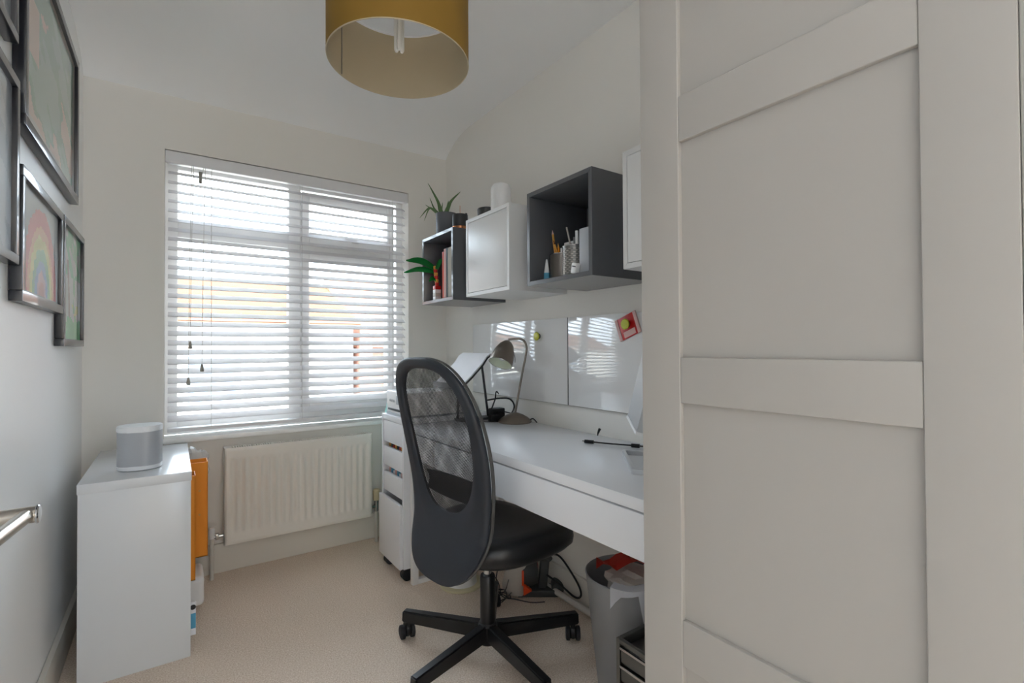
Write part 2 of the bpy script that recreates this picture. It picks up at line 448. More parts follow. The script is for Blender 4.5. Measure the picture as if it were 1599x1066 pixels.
for x, z in ((.069, 1.107), (.116, 1.0), (.062, .938), (.109, 1.83)):
    c_ = link('pull_cord', tb([(x + .012, 2.768, 1.94), (x + .004, 2.766, (1.94 + z) / 2), (x, 2.766, z)], .0011, 5, 4), 'cord', BL)
    if z < 1.5:
        link('tassel', lt([(0, -.036), (.0075, -.036), (.0085, -.028), (.005, -.006), (.003, 0), (0, 0)], (x, 2.766, z), 12), 'tassel', c_)

# ------------------------------------------------------------------ radiator
RD = thing('radiator', 'cream fluted panel radiator below the window', 'radiator', (.55, 2.69, .155))
x0, x1, z0, z1, yf = .200, .900, .156, .606, 2.652
bm = bmesh.new(); nfl = 20; px = nfl * 8; zs = [0, .012, .016, .030, .045, .052, .06, .075]
zr = zs + [.1, .2, .3, .35] + [z1 - z0 - t for t in reversed(zs)]
def rdepth(u, z):
    hgt = z1 - z0
    e = min(u, 1 - u) * (x1 - x0); ez = min(z, hgt - z)
    if e < .008 or ez < .008: return .004
    if e < .022 or ez < .045: return 0.0
    t = (e - .022)
    ph = (u * (x1 - x0) - .022) / ((x1 - x0) - .044) * nfl
    s = .5 - .5 * math.cos(2 * PI * ph)
    k = min(1, (ez - .045) / .03)
    return .009 * (s ** .7) * k
grid = []
for z in zr:
    row = []
    for i in range(px + 1):
        u = i / px
        row.append(bm.verts.new((x0 + u * (x1 - x0), yf + rdepth(u, z), z0 + z)))
    grid.append(row)
for a, b in zip(grid[:-1], grid[1:]):
    for i in range(px): bm.faces.new((a[i], a[i+1], b[i+1], b[i]))
link('front_panel', bm, 'radiator_paint', RD, True, 60)
bm = bmesh.new()
box(bm, x0, x0 + .004, yf + .004, yf + .066, z0, z1, .001); box(bm, x1 - .004, x1, yf + .004, yf + .066, z0, z1, .001)
box(bm, x0, x1, yf + .06, yf + .068, z0 + .01, z1 - .005, .002); box(bm, x0, x1, yf + .004, yf + .066, z0, z0 + .004, .001)
link('casing', bm, 'radiator_paint', RD)
bm = bmesh.new(); ng = 66
box(bm, x0, x1, yf + .003, yf + .010, z1 - .008, z1, .001); box(bm, x0, x1, yf + .056, yf + .064, z1 - .008, z1, .001)
for i in range(ng):
    x = x0 + .02 + i * (x1 - x0 - .04) / (ng - 1); box(bm, x - .0022, x + .0022, yf + .008, yf + .06, z1 - .006, z1 + .001)
box(bm, x0, x0 + .03, yf + .004, yf + .064, z1 - .008, z1 + .001); box(bm, x1 - .03, x1, yf + .004, yf + .064, z1 - .008, z1 + .001)
link('top_grille', bm, 'radiator_paint', RD)
link('core', bx(x0 + .02, x1 - .02, yf + .015, yf + .055, z0 + .02, z1 - .03), 'dark_gap', RD)
for x in (.36, .74): link('wall_bracket', bx(x - .02, x + .02, yf + .066, YW - .001, .2, .55, .003), 'radiator_paint', RD)
lv = link('lockshield_valve', tb([(.20, 2.69, .196), (.158, 2.69, .196)], .009, 14), 'chrome', RD)
link('valve_nut', bx(.166, .182, 2.676, 2.704, .182, .210, .004), 'chrome', lv)
link('valve_cap', lt([(0, 0), (.012, 0), (.013, .04), (.010, .048), (0, .05)], (.153, 2.69, .19), 16), 'white_plastic', lv)
link('pipe', tb([(.153, 2.69, .19), (.153, 2.69, 0)], .0085, 14), 'pipe_paint', RD)
tv = link('thermostat_valve', tb([(.90, 2.69, .196), (.934, 2.69, .196)], .009, 14), 'chrome', RD)
link('valve_body', lt([(0, -.03), (.011, -.03), (.012, .0), (.014, .03), (0, .03)], (.934, 2.69, .2), 14), 'chrome', tv)
link('thermostat_head', lt([(0, .03), (.017, .03), (.019, .04), (.019, .085), (.015, .09), (0, .09)], (.934, 2.69, .2), 18), 'valve_cream', tv)
link('pipe', tb([(.934, 2.69, .19), (.934, 2.69, 0)], .0085, 14), 'pipe_paint', RD)

# ------------------------------------------------------------------ wardrobe
WD = thing('wardrobe', 'tall cream wardrobe with framed panel doors at the right', 'wardrobe', (1.05, .09, 0))
bm = bmesh.new()
yA, yB2 = .597, -.425
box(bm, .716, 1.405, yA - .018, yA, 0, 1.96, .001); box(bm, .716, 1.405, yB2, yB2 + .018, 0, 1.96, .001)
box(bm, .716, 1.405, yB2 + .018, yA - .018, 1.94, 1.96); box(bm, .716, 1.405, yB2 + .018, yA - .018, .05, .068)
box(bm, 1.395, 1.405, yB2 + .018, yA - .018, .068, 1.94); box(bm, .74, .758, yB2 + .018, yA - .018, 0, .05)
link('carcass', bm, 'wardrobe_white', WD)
def pax_door(ya, yb_):
    d = None
    xs0, xs1 = .695, .714; st = .0805
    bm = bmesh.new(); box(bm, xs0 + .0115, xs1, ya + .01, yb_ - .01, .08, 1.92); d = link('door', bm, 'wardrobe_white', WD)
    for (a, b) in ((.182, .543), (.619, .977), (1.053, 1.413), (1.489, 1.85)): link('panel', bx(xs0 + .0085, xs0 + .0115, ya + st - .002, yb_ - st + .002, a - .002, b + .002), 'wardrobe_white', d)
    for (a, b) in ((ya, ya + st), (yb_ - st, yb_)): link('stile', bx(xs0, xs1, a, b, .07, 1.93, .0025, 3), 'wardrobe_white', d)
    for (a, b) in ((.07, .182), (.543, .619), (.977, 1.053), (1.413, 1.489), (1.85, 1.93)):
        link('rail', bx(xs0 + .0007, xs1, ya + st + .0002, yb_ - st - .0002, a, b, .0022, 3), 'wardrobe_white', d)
    return d
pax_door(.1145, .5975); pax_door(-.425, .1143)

# ------------------------------------------------------------------ desk
ZD = .722
DK = thing('desk', 'long white desk with drawer front along the right wall', 'desk', (1.14, 1.4, 0))
dx0, dx1, dy0, dy1 = .885, 1.392, .70, 2.125
link('desk_top', bx(dx0, dx1, dy0, dy1, ZD - .030, ZD, .0025), 'white_laminate', DK)
link('apron', bx(dx0 + .03, dx1, dy0 + .02, dy1 - .005, ZD - .145, ZD - .030, .002), 'white_laminate', DK)
link('drawer_front', bx(dx0 + .004, dx0 + .022, dy0 + .02, 1.86, ZD - .145, ZD - .036, .002), 'white_laminate', DK)
link('drawer_front', bx(dx0 + .004, dx0 + .022, 1.864, dy1 - .012, ZD - .145, ZD - .036, .002), 'white_laminate', DK)
bm = bmesh.new(); ly0, ly1 = 2.094, 2.122
box(bm, .893, .923, ly0, ly1, 0, ZD - .145, .004); box(bm, 1.355, 1.385, ly0, ly1, 0, ZD - .145, .004); box(bm, .923, 1.355, ly0, ly1, 0, .022, .003)
link('leg', bm, 'white_plastic', DK)
bm = bmesh.new(); box(bm, .93, 1.385, dy0 + .02, dy0 + .045, 0, ZD - .145, .004); link('leg', bm, 'white_plastic', DK)

# ------------------------------------------------------------------ drawer unit on castors
DU = thing('drawer_unit', 'narrow white drawer unit on black castors beside the radiator', 'drawers', (1.1, 2.28, 0))
ux0, ux1, uy0, uy1 = .868, 1.33, 2.136, 2.418
bm = bmesh.new()
box(bm, ux0, ux1, uy0, uy0 + .016, .062, .745, .002); box(bm, ux0, ux1, uy1 - .016, uy1, .062, .745, .002)
box(bm, ux0, ux1, uy0 + .016, uy1 - .016, .718, .745, .002); box(bm, ux0 + .02, ux1, uy0 + .016, uy1 - .016, .062, .078)
box(bm, ux1 - .012, ux1, uy0 + .016, uy1 - .016, .078, .718)
link('carcass', bm, 'white_laminate', DU)
for i, (a, b) in enumerate(((.612, .716), (.495, .588), (.372, .463))):
    d = link('drawer', bx(ux0 + .003, ux0 + .019, uy0 + .019, uy1 - .019, a, b, .002), 'white_laminate', DU)
    if i: link('drawer_box', bx(ux0 + .03, ux1 - .03, uy0 + .022, uy1 - .022, a + .01, a + .06), 'dark_gap', d)
link('cupboard_door', bx(ux0 - .016, ux0 + .001, uy0 + .012, uy1 - .002, .060, .352, .002), 'white_laminate', DU)
cols = ['red_paper', 'paper_white', 'navy_cloth', 'blue_print', 'pencil_wood', 'pink_paper']
for zi, z in enumerate((.59, .465)):
    for k in range(9):
        y = uy0 + .03 + k * .026
        link('drawer_content', bx(ux0 + .03, ux0 + .10, y, y + .022, z - .035, z + .004 + .008 * ((k * 7) % 3), .002), cols[(k * 2 + zi) % 6], DU)
for (x, y) in ((.90, 2.17), (.90, 2.385), (1.29, 2.17), (1.29, 2.385)):
    c_ = link('castor', bx(x - .012, x + .012, y - .016, y + .016, .028, .062, .004), 'black_plastic', DU)
    for s in (-1, 1):
        link('wheel', lt([(0, -.008), (.018, -.008), (.024, -.005), (.024, .005), (.018, .008), (0, .008)], (x - .006, y + s * .013, .0242), 22, rot('X', 90)), 'rubber', c_)

PR = thing('printer', 'small white printer on the drawer unit', 'printer', (1.05, 2.27, .745))
link('body', bx(.888, 1.22, 2.15, 2.402, .752, .862, .008, 3), 'white_plastic', PR)
link('base_tray', bx(.884, 1.2, 2.155, 2.397, .745, .757, .003), 'printer_grey', PR)
link('paper_slot', bx(.882, .90, 2.2, 2.37, .768, .778, .002), 'plate_dark', PR)
link('display', bx(.884, .892, 2.18, 2.27, .80, .842, .003), 'printer_grey', PR)
for y in (2.30, 2.325, 2.35): link('button', lt([(0, 0), (.006, 0), (.006, .004), (0, .004)], (.889, y, .815), 12, rot('Y', -90)), 'printer_grey', PR)

bm = bmesh.new(); pr_ = []
for k in range(12):
    t = k / 11; pr_.append((.045 + .012 * math.sin(t * 9) * .4, t * .74))
pr_ += [(.040, .775), (.026, .80), (.02, .83), (.0, .835)]
lathe(bm, [(0, 0)] + pr_, (.985, 2.545, 0), 18)
for v in bm.verts: v.co += Vector((random.uniform(-.004, .004), random.uniform(-.004, .004), 0))
tag(link('wrapping_roll', bm, 'teal_plastic'), 'pale teal rolled plastic sheet standing behind the printer', 'roll')
gb = thing('gift_bag', 'white floral paper bag wedged between radiator and drawer unit', 'bag', (.96, 2.46, 0))
link('bag_body', prism([(-.045, 0), (.045, 0), (.05, .60), (.03, .64), (0, .62), (-.04, .645), (-.052, .60)], .03, tr(.968, 2.462, 0) @ rot('X', 90) ), 'paper_white', gb)
for i in range(10):
    link('flower_print', lt([(0, 0), (.006, 0), (.006, .0006), (0, .0006)], (.968 + random.uniform(-.04, .035), 2.4318, .3 + .032 * i), 8, rot('X', 90)), ['pink_paper', 'navy_cloth'][i % 2], gb)

# ------------------------------------------------------------------ left cabinet
CB = thing('side_cabinet', 'low white cabinet against the left wall', 'cabinet', (-.09, 2.38, 0))
cx0, cx1, cy0, cy1, cz = -.246, .055, 2.066, 2.70, .644
link('cabinet_top', bx(cx0 - .002, cx1 + .002, cy0 - .003, cy1, cz - .032, cz, .002), 'cabinet_white', CB)
link('side_panel', bx(cx0, cx1, cy0, cy0 + .018, 0, cz - .032, .0015), 'cabinet_white', CB)
link('side_panel', bx(cx0, cx1, cy1 - .018, cy1, 0, cz - .032, .0015), 'cabinet_white', CB)
link('back_panel', bx(cx0, cx0 + .008, cy0 + .018, cy1 - .018, .03, cz - .032), 'cabinet_white', CB)
link('shelf', bx(cx0 + .008, cx1 - .01, cy0 + .018, cy1 - .018, .03, .048, .001), 'cabinet_white', CB)
link('shelf', bx(cx0 + .008, cx1 - .01, cy0 + .018, cy1 - .018, .192, .208, .001), 'cabinet_white', CB)

def mag_file(name, label, x1_, y0_, w, z0_, h):
    t = thing(name, label, 'file', (x1_ - .1, y0_ + w / 2, z0_), 'orange magazine files in the cabinet')
    x0_ = x1_ - .24
    link('near_side', prism([(x0_, z0_), (x1_, z0_), (x1_, z0_ + h), (x0_ + .08, z0_ + h), (x0_, z0_ + h * .5)], .003, tr(0, y0_ + .003, 0) @ rot('X', 90)), 'orange_card', t)
    link('far_side', prism([(x0_, z0_), (x1_, z0_), (x1_, z0_ + h), (x0_ + .08, z0_ + h), (x0_, z0_ + h * .5)], .003, tr(0, y0_ + w, 0) @ rot('X', 90)), 'orange_card', t)
    link('spine', bx(x1_ - .003, x1_, y0_, y0_ + w, z0_, z0_ + h, .0008), 'orange_card', t)
    link('base', bx(x0_, x1_, y0_, y0_ + w, z0_, z0_ + .003), 'orange_card', t)
    for k in range(4):
        y = y0_ + .008 + k * (w - .016) / 4
        link('papers', bx(x0_ + .02, x1_ - .006, y, y + (w - .02) / 5, z0_ + .003, z0_ + h - .02 - .012 * (k % 2)), 'paper_white', t)
    for z in (z0_ + h * .45, z0_ + h * .7):
        link('eyelet', lt([(.0, 0), (.004, 0), (.004, .001), (0, .001)], (x1_ - .03, y0_, z), 10, rot('X', 90)), 'pencil_wood', t)
    return t
mag_file('magazine_file', 'bright orange magazine file jutting furthest from the white cabinet', .124, 2.43, .09, .208, .392)
mag_file('magazine_file', 'orange magazine file nearest the cabinet side panel, barely jutting out', .073, 2.20, .085, .208, .390)
bm = bx(-.12, .108, 2.33, 2.50, .048, .165, .022, 4)
tag(link('storage_box', bm, 'white_plastic'), 'white rounded plastic box on the bottom shelf of the cabinet', 'box')
LF = thing('leaflet', 'blue and white leaflet standing on the cabinet bottom shelf', 'leaflet', (-.02, 2.11, .048))
link('page', bx(-.06, .072, 2.115, 2.119, .048, .165), 'paper_white', LF)
link('print_block', bx(-.05, .0716, 2.1142, 2.1150, .072, .125), 'blue_print', LF)
link('print_dot', lt([(0, 0), (.009, 0), (.009, .0006), (0, .0006)], (.063, 2.1152, .147), 16, rot('X', 90)), 'plate_dark', LF)
bm = bmesh.new(); gv = []
for i in range(9):
    row = []
    for j in range(7):
        row.append(bm.verts.new((.03 + i * .013 + random.uniform(-.004, .004), 2.56 + j * .015 + random.uniform(-.004, .004), .50 + .13 * min(1, (j + 3) / 7) - abs(i - 3) * .006 + random.uniform(-.008, .008))))
    gv.append(row)
for i in range(8):
    for j in range(6): bm.faces.new((gv[i][j], gv[i+1][j], gv[i+1][j+1], gv[i][j+1]))
bmesh.ops.solidify(bm, geom=bm.faces, thickness=.001)
tag(link('plastic_bag', bm, 'clear_film', None, True, 15), 'crumpled clear plastic bag behind the orange files', 'bag')

SP = thing('speaker', 'white rounded box speaker with grey grille on the cabinet', 'speaker', (-.095, 2.23, cz), rot=(0, 0, math.radians(-12)))
def rrect(w, d, r, n=8):
    out = []
    for cx_, cy_, a0 in ((w/2-r, d/2-r, 0), (-w/2+r, d/2-r, 90), (-w/2+r, -d/2+r, 180), (w/2-r, -d/2+r, 270)):
        for k in range(n + 1):
            a = math.radians(a0 + 90 * k / n); out.append((cx_ + r * math.cos(a), cy_ + r * math.sin(a)))
    return out
link('base', prism(rrect(.128, .118, .045), .014, tr(0, 0, .003), .003), 'speaker_white', SP)
link('grille', prism(rrect(.127, .117, .045), .118, tr(0, 0, .017)), 'printer_grey', SP)
link('top_cap', prism(rrect(.130, .120, .045), .020, tr(0, 0, .135), .004), 'speaker_white', SP)
link('foot', prism(rrect(.09, .08, .03), .003), 'grey_dark_plastic', SP)

# ------------------------------------------------------------------ pictures on the left wall
def clamp(v): return max(0.0, min(1.0, v))
def noise2(u, v, s=1.0):
    return (math.sin(u * 13.1 * s + 2.1 * math.sin(v * 7.3 * s)) + math.sin(v * 17.7 * s + 1.7 * math.sin(u * 9.1 * s)) + math.sin((u + v) * 23.0 * s)) / 3
def art_green(u, v):
    n = noise2(u, v, .55) + .4 * noise2(u, v, 1.7)
    e = min(u, 1 - u, v, 1 - v)
    if e < .05 + .03 * n: return '#b9b0a4'
    if n + (0.45 - v) * .9 > .42 or (u < .22 and .4 < v < .72 and n > -.2): return '#c9ad9b'
    return '#7f9f8a' if n > -.1 else '#8fa99a'
def art_rainbow(u, v):
    if v < .03: return '#9a9c98'
    x = (u - .5) / .44; y = (v - .04) / .86
    r = math.sqrt(x * x + y * y) + .03 * noise2(u, v, 2)
    for lim, c in ((.16, '#c98f8f'), (.26, '#c9a0a8'), (.40, '#7d9ec4'), (.54, '#7cb58a'), (.68, '#d8d07a'), (.80, '#dca06a'), (1.0, '#cc5f58')):
        if r < lim: return c
    return '#a3a59f'
def art_tree(u, v):
    n = noise2(u, v, 1.3)
    if v < .2 + .05 * n: return '#63c07f'
    if abs(u - .32 - .04 * math.sin(v * 6)) < .04 and v < .72: return '#a08d86'
    if abs(u - .62) < .05 and .25 < v < .6 and n > -.3: return '#8fc39a'
    if v > .58 and n + v * .5 > .2: return '#8cc9a0'
    if v < .34 and u > .45 and n > .1: return '#cfcf8a'
    return '#c6cbc6'
def art_grey(u, v):
    return '#8f9499' if noise2(u, v, .8) > 0 else '#9da1a4'
def picture(name, label, y0, y1, z0, z1, art, fw=.022, dp=.026, mount=.0):
    t = thing(name, label, 'picture', (XL + .01, (y0 + y1) / 2, z0))
    x0 = XL + .001; x1 = XL + dp
    for (a, b, c, d) in ((y0, y1, z0, z0 + fw), (y0, y1, z1 - fw, z1), (y0, y0 + fw, z0 + fw, z1 - fw), (y1 - fw, y1, z0 + fw, z1 - fw)):
        link('frame_bar', bx(x0, x1, a, b, c, d, .002), 'frame_black', t)
    N = 72; xs = XL + dp - .010
    bm = bmesh.new(); lay = bm.loops.layers.float_color.new('Col')
    vv = [[bm.verts.new((xs, y0 + fw + (y1 - y0 - 2 * fw) * i / N, z0 + fw + (z1 - z0 - 2 * fw) * j / N)) for j in range(N + 1)] for i in range(N + 1)]
    for i in range(N):
        for j in range(N):
            f = bm.faces.new((vv[i][j], vv[i+1][j], vv[i+1][j+1], vv[i][j+1]))
            c = lin(art((i + .5) / N, (j + .5) / N))
            for lp in f.loops: lp[lay] = c
    link('artwork', bm, 'painted_sheet', t)
    link('backing', bx(x0, x0 + .004, y0 + fw, y1 - fw, z0 + fw, z1 - fw), 'plate_dark', t)
    return t
picture('framed_painting', 'large black-framed green and peach abstract painting near the ceiling', 1.632, 2.44, 1.612, 2.15, art_green, .028)
picture('framed_painting', 'black-framed rainbow painting below the large green painting', 1.612, 2.135, 1.187, 1.512, art_rainbow, .026)
picture('framed_painting', 'black-framed painting of green trees closest to the window', 2.158, 2.595, 1.084, 1.515, art_tree, .024)
picture('framed_print', 'black-framed grey print with glass at the left edge', 1.08, 1.578, 1.267, 1.692, art_grey, .022)
picture('framed_print', 'black-framed picture cut off at the top left corner', 1.06, 1.562, 1.770, 2.2, art_grey, .022)

# ------------------------------------------------------------------ steel wall rail
HR = thing('grab_rail', 'brushed steel rail on the left wall at the lower left edge', 'rail', (XL, 1.30, .757))
link('arm', tb([(XL, 1.30, .757), (-.213, 1.30, .757)], .0155, 24), 'brushed_steel', HR)
link('end_cap', lt([(0, 0), (.0165, 0), (.0175, .001), (.0175, .003), (.016, .005), (0, .0055)], (-.214, 1.30, .757), 28, rot('Y', 90)), 'chrome', HR)
link('rail', tb([(-.226, 1.300, .757), (-.252, 1.06, .757), (-.262, .9, .757)], .0125, 24), 'brushed_steel', HR)
link('wall_plate', lt([(0, 0), (.03, 0), (.03, .004), (.027, .006), (0, .006)], (XL, 1.30, .757), 28, rot('Y', 90)), 'brushed_steel', HR)

# ------------------------------------------------------------------ pendant lamp
PL = thing('pendant_lamp', 'mustard drum lampshade hanging from the ceiling', 'lamp', (.575, 1.44, 1.95))
R_ = .213
link('lamp_shade', lt([(R_, 0), (R_, .215)], (.575, 1.44, 1.95), 96), 'shade_mustard', PL)
link('shade_lining', lt([(R_ - .0025, .001), (R_ - .0025, .214)], (.575, 1.44, 1.95), 96), 'shade_lining', PL)
def ring(rad, r, z, m, nm):
    pr = [(rad + r * math.cos(2 * PI * k / 10), z + r * math.sin(2 * PI * k / 10)) for k in range(10)]
    return link(nm, lt(pr, (.575, 1.44, 0), 96, None, True), m, PL)
ring(R_ - .001, .0018, 1.95, 'shade_lining', 'bottom_ring'); ring(R_ - .001, .0035, 2.165, 'paper_white', 'top_ring')
link('seam', bx(-.0012, .0012, R_ - .0055, R_ - .003, .003, .213, 0, 2, tr(.575, 1.44, 1.95) @ rot('Z', 38)), 'tassel', PL)
bm = bmesh.new()
for k in range(3):
    a = 2 * PI * k / 3 + .4
    tube(bm, [(.575 + .02 * math.cos(a), 1.44 + .02 * math.sin(a), 2.15), (.575 + R_ * math.cos(a), 1.44 + R_ * math.sin(a), 2.163)], .002, 6)
link('spider', bm, 'white_plastic', PL)
link('lamp_holder', lt([(0, -.02), (.02, -.02), (.02, .05), (.012, .06), (0, .06)], (.575, 1.44, 2.15), 20), 'white_plastic', PL)
bm = bmesh.new()
for k in range(3):
    a = 2 * PI * k / 3 + .2; ox, oy = .575 + .0095 * math.cos(a), 1.44 + .0095 * math.sin(a)
    lathe(bm, [(0, 1.985), (.004, 1.9865), (.0075, 1.993), (.0075, 2.10), (0, 2.10)], (ox, oy, 0), 14)
lathe(bm, [(0, 2.095), (.022, 2.095), (.022, 2.135), (0, 2.135)], (.575, 1.44, 0), 20)
link('bulb', bm, 'bulb_white', PL)
link('flex', tb([(.575, 1.44, 2.2), (.575, 1.44, 2.33)], .003, 8), 'white_plastic', PL)
link('ceiling_rose', lt([(0, 0), (.035, 0), (.045, .02), (0, .02)], (.575, 1.44, 2.33), 28), 'white_plastic', PL)

# ------------------------------------------------------------------ wall cubes
ZB, XC = 1.3017, 1.105
def cube(name, label, y0, colr, door, group):
    t = thing(name, label, 'shelf', (1.25, y0 + .175, ZB), group)
    th = .016; y1 = y0 + .35; z0 = ZB; z1 = ZB + .35; X1 = XR - .002
    def side(nm, pts):          # pts (y,z) mitred quad prism along x
        bm = prism(pts, X1 - XC, None); bmesh.ops.transform(bm, matrix=Matrix(((0, 0, 1, XC), (1, 0, 0, 0), (0, 1, 0, 0), (0, 0, 0, 1))), verts=bm.verts)
        bmesh.ops.bevel(bm, geom=list(bm.edges), offset=.0007, segments=1, affect='EDGES')
        return link(nm, bm, colr, t)
    side('bottom_panel', [(y0, z0), (y1, z0), (y1 - th, z0 + th), (y0 + th, z0 + th)])
    side('top_panel', [(y0 + th, z1 - th), (y1 - th, z1 - th), (y1, z1), (y0, z1)])
    side('side_panel', [(y0, z0), (y0 + th, z0 + th), (y0 + th, z1 - th), (y0, z1)])
    side('side_panel', [(y1 - th, z0 + th), (y1, z0), (y1, z1), (y1 - th, z1 - th)])
    link('back_panel', bx(X1 - .012, X1 - .004, y0 + th, y1 - th, z0 + th, z1 - th), colr, t)
    if door: link('door', bx(XC + .001, XC + .017, y0 + th + .002, y1 - th - .002, z0 + th + .002, z1 - th - .002, .001), colr, t)
    return t
Y1c, Y2c, Y3c, Y4c = 2.0995, 1.6213, 1.1498, .668
cube('wall_cube', 'small dark grey open wall cube nearest the window, holding books', Y1c, 'cube_dark', False, 'row of wall cubes')
cube('wall_cube', 'white wall cube with a door between the two grey cubes', Y2c, 'cube_white', True, 'row of wall cubes')
cube('wall_cube', 'large dark grey open wall cube holding pen pots', Y3c, 'cube_dark', False, 'row of wall cubes')
cube('wall_cube', 'white wall cube half hidden behind the wardrobe edge', Y4c, 'cube_white', True, 'row of wall cubes')
ZT = ZB + .35; ZI = ZB + .0162

# aloe in pot
AP = thing('potted_aloe', 'aloe plant in a grey ribbed pot on the cube by the window', 'plant', (1.195, 2.34, ZT))
pp = [(0, 0), (.050, 0), (.053, .004)] + [(.055 + .0012 * (k % 2), .01 + k * .006) for k in range(18)] + [(.0575, .122), (.0575, .126), (.053, .126), (.052, .105), (0, .105)]
link('pot', lt(pp, (1.195, 2.34, ZT), 44), 'pot_grey', AP)
link('soil', lt([(0, .112), (.03, .111), (.052, .106), (.052, .1)], (1.195, 2.34, ZT), 30), 'soil', AP)
def leaf(base, tipv, bend, w, nm='leaf'):
    b = Vector(base); t = Vector(tipv); mid = (b + t) / 2 + Vector(bend)
    bm = bmesh.new(); tube(bm, [b, b.lerp(mid, .5) + Vector(bend) * .2, mid, t], w, 8, 6, True, lambda s: max(.0006, 1.4 * w * (1 - s) ** .7 + .0003))
    return link(nm, bm, 'aloe', AP)
pc = Vector((1.18, 2.35, ZT + .11))
def sc_pt(px_, py_, d):      # point offset in a plane facing the room, in metres (right, up)
    return None
Rh = Vector((.8235, -.5673, 0)); Fh = Vector((.567, .8235, 0))
for (r_, u_, f_, br, bu, w) in ((-.075, .185, 0, .012, .0, .010), (.085, .14, .01, -.004, .022, .010), (-.11, -.01, -.03, -.01, .05, .0065), (-.07, .115, .03, -.012, .0, .006), (-.085, .065, -.01, -.004, .006, .006), (-.085, -.03, -.05, -.02, .055, .006), (.0, .075, -.02, -.006, 0, .006), (.03, .08, -.03, .006, .0, .011), (-.02, .06, .03, 0, 0, .007)):
    b = pc + Rh * r_ * .08
    leaf(b, b + Rh * r_ + Vector((0, 0, u_)) + Fh * f_, Rh * br + Vector((0, 0, bu)), w)
CT = thing('candle_tin', 'dark tin with copper base and thin copper wick next to the aloe pot', 'tin', (1.175, 2.155, ZT))
link('tin', lt([(0, .018), (.037, .018), (.0385, .020), (.0385, .076), (.037, .078), (.035, .077), (.035, .060), (0, .060)], (1.175, 2.155, ZT), 36), 'tin_black', CT)
link('copper_base', lt([(0, 0), (.034, 0), (.037, .003), (.037, .018), (0, .018)], (1.175, 2.155, ZT), 36), 'copper', CT)
link('wick', tb([(1.175, 2.155, ZT + .06), (1.175, 2.155, ZT + .125)], .0016, 8), 'copper', CT)
link('knob', lt([(0, 0), (.006, 0), (.006, .008), (0, .01)], (1.198, 2.135, ZT + .077), 12), 'tin_black', CT)
tag(link('black_bowl', lt([(0, 0), (.036, 0), (.043, .008), (.045, .052), (.042, .056), (.040, .052), (.038, .012), (0, .010)], (1.19, 1.925, ZT), 36), 'tin_black'), 'low black bowl behind the white cube top edge', 'bowl')
tag(link('white_vase', lt([(0, 0), (.041, 0), (.045, .004), (.0455, .11), (.043, .128), (.035, .140), (.02, .1455), (0, .147)], (1.2, 1.823, ZT), 48), 'white_plastic'), 'white rounded cylinder standing on the white cube', 'vase')

# books and toy in first cube
yb0 = Y1c + .017
for nm, label, th, dep, h, cm in (('book', 'thick beige book against the right side of the small grey cube', .075, .17, .250, 'beige_cloth'), ('book', 'thin dark navy book beside the thick beige book', .017, .165, .252, 'navy_cloth'), ('book', 'slim pale pink book between the navy and red books', .022, .16, .250, 'pink_paper'), ('book', 'slim red book at the left of the book row', .016, .17, .238, 'red_cloth')):
    t = thing(nm, label, 'book', (1.2, yb0 + th / 2, ZI), 'books in the small grey cube')
    X0 = XC + .022
    bm = bmesh.new(); box(bm, X0, X0 + dep, yb0, yb0 + .0022, ZI, ZI + h, .0006); box(bm, X0, X0 + dep, yb0 + th - .0022, yb0 + th, ZI, ZI + h, .0006); box(bm, X0 - .002, X0 + .002, yb0, yb0 + th, ZI, ZI + h, .0008)
    link('cover', bm, cm, t); link('pages', bx(X0 + .002, X0 + dep - .004, yb0 + .0023, yb0 + th - .0023, ZI + .003, ZI + h - .003), 'pages', t)
    yb0 += th + .002
PT = thing('toy_palm', 'toy plastic palm tree with glossy green leaves in the small grey cube', 'toy', (1.135, 2.335, ZI))
tx, ty = 1.135, 2.335
for k in range(6):
    link('trunk_brick', lt([(0, 0), (.0085, 0), (.011, .016), (.008, .018), (0, .018)], (tx - .001 * k, ty + .002 * k, ZI + .075 + k * .0175), 14), ['red_plastic', 'pencil_wood'][k % 2], PT)
for k in range(4):
    link('brick', bx(tx - .016, tx + .016, ty - .016, ty + .016, ZI + k * .019, ZI + k * .019 + .0185, .0015), ['white_plastic', 'grey_pale_plastic', 'white_plastic', 'red_plastic'][k], PT)
def palm(bpos, d, length, w, droop):
    b = Vector(bpos); d = Vector(d).normalized(); s = (Vector((0, 0, .85)) + d.cross(Vector((0, 0, 1))).normalized() * .5).normalized(); bm = bmesh.new(); rows = []
    for i in range(9):
        t = i / 8; c = b + d * length * t + Vector((0, 0, .02 * math.sin(PI * t) - droop * t * t)); ww = w * (math.sin(PI * min(1, .12 + t * .88)) ** .6 + .04)
        rows.append([bm.verts.new(c + s * ww * q + Vector((0, 0, -abs(q) * .006))) for q in (-1, -.5, 0, .5, 1)])
    for a, c in zip(rows[:-1], rows[1:]):
        for q in range(4): bm.faces.new((a[q], a[q+1], c[q+1], c[q]))
    bmesh.ops.solidify(bm, geom=bm.faces, thickness=.004)
    return link('leaf', bm, 'green_toy', PT)
tp = (tx - .006, ty + .012, ZI + .175)
palm(tp, (-.55, .55, .22), .165, .021, -.0)
palm((tp[0], tp[1], tp[2] - .022), (-.6, .5, -.02), .165, .017, -.005)
palm((tp[0], tp[1], tp[2] - .03), (.2, -.7, .5), .07, .014, -.03)
palm((tx, ty, ZI + .10), (-.5, -.1, .0), .05, .013, .0)

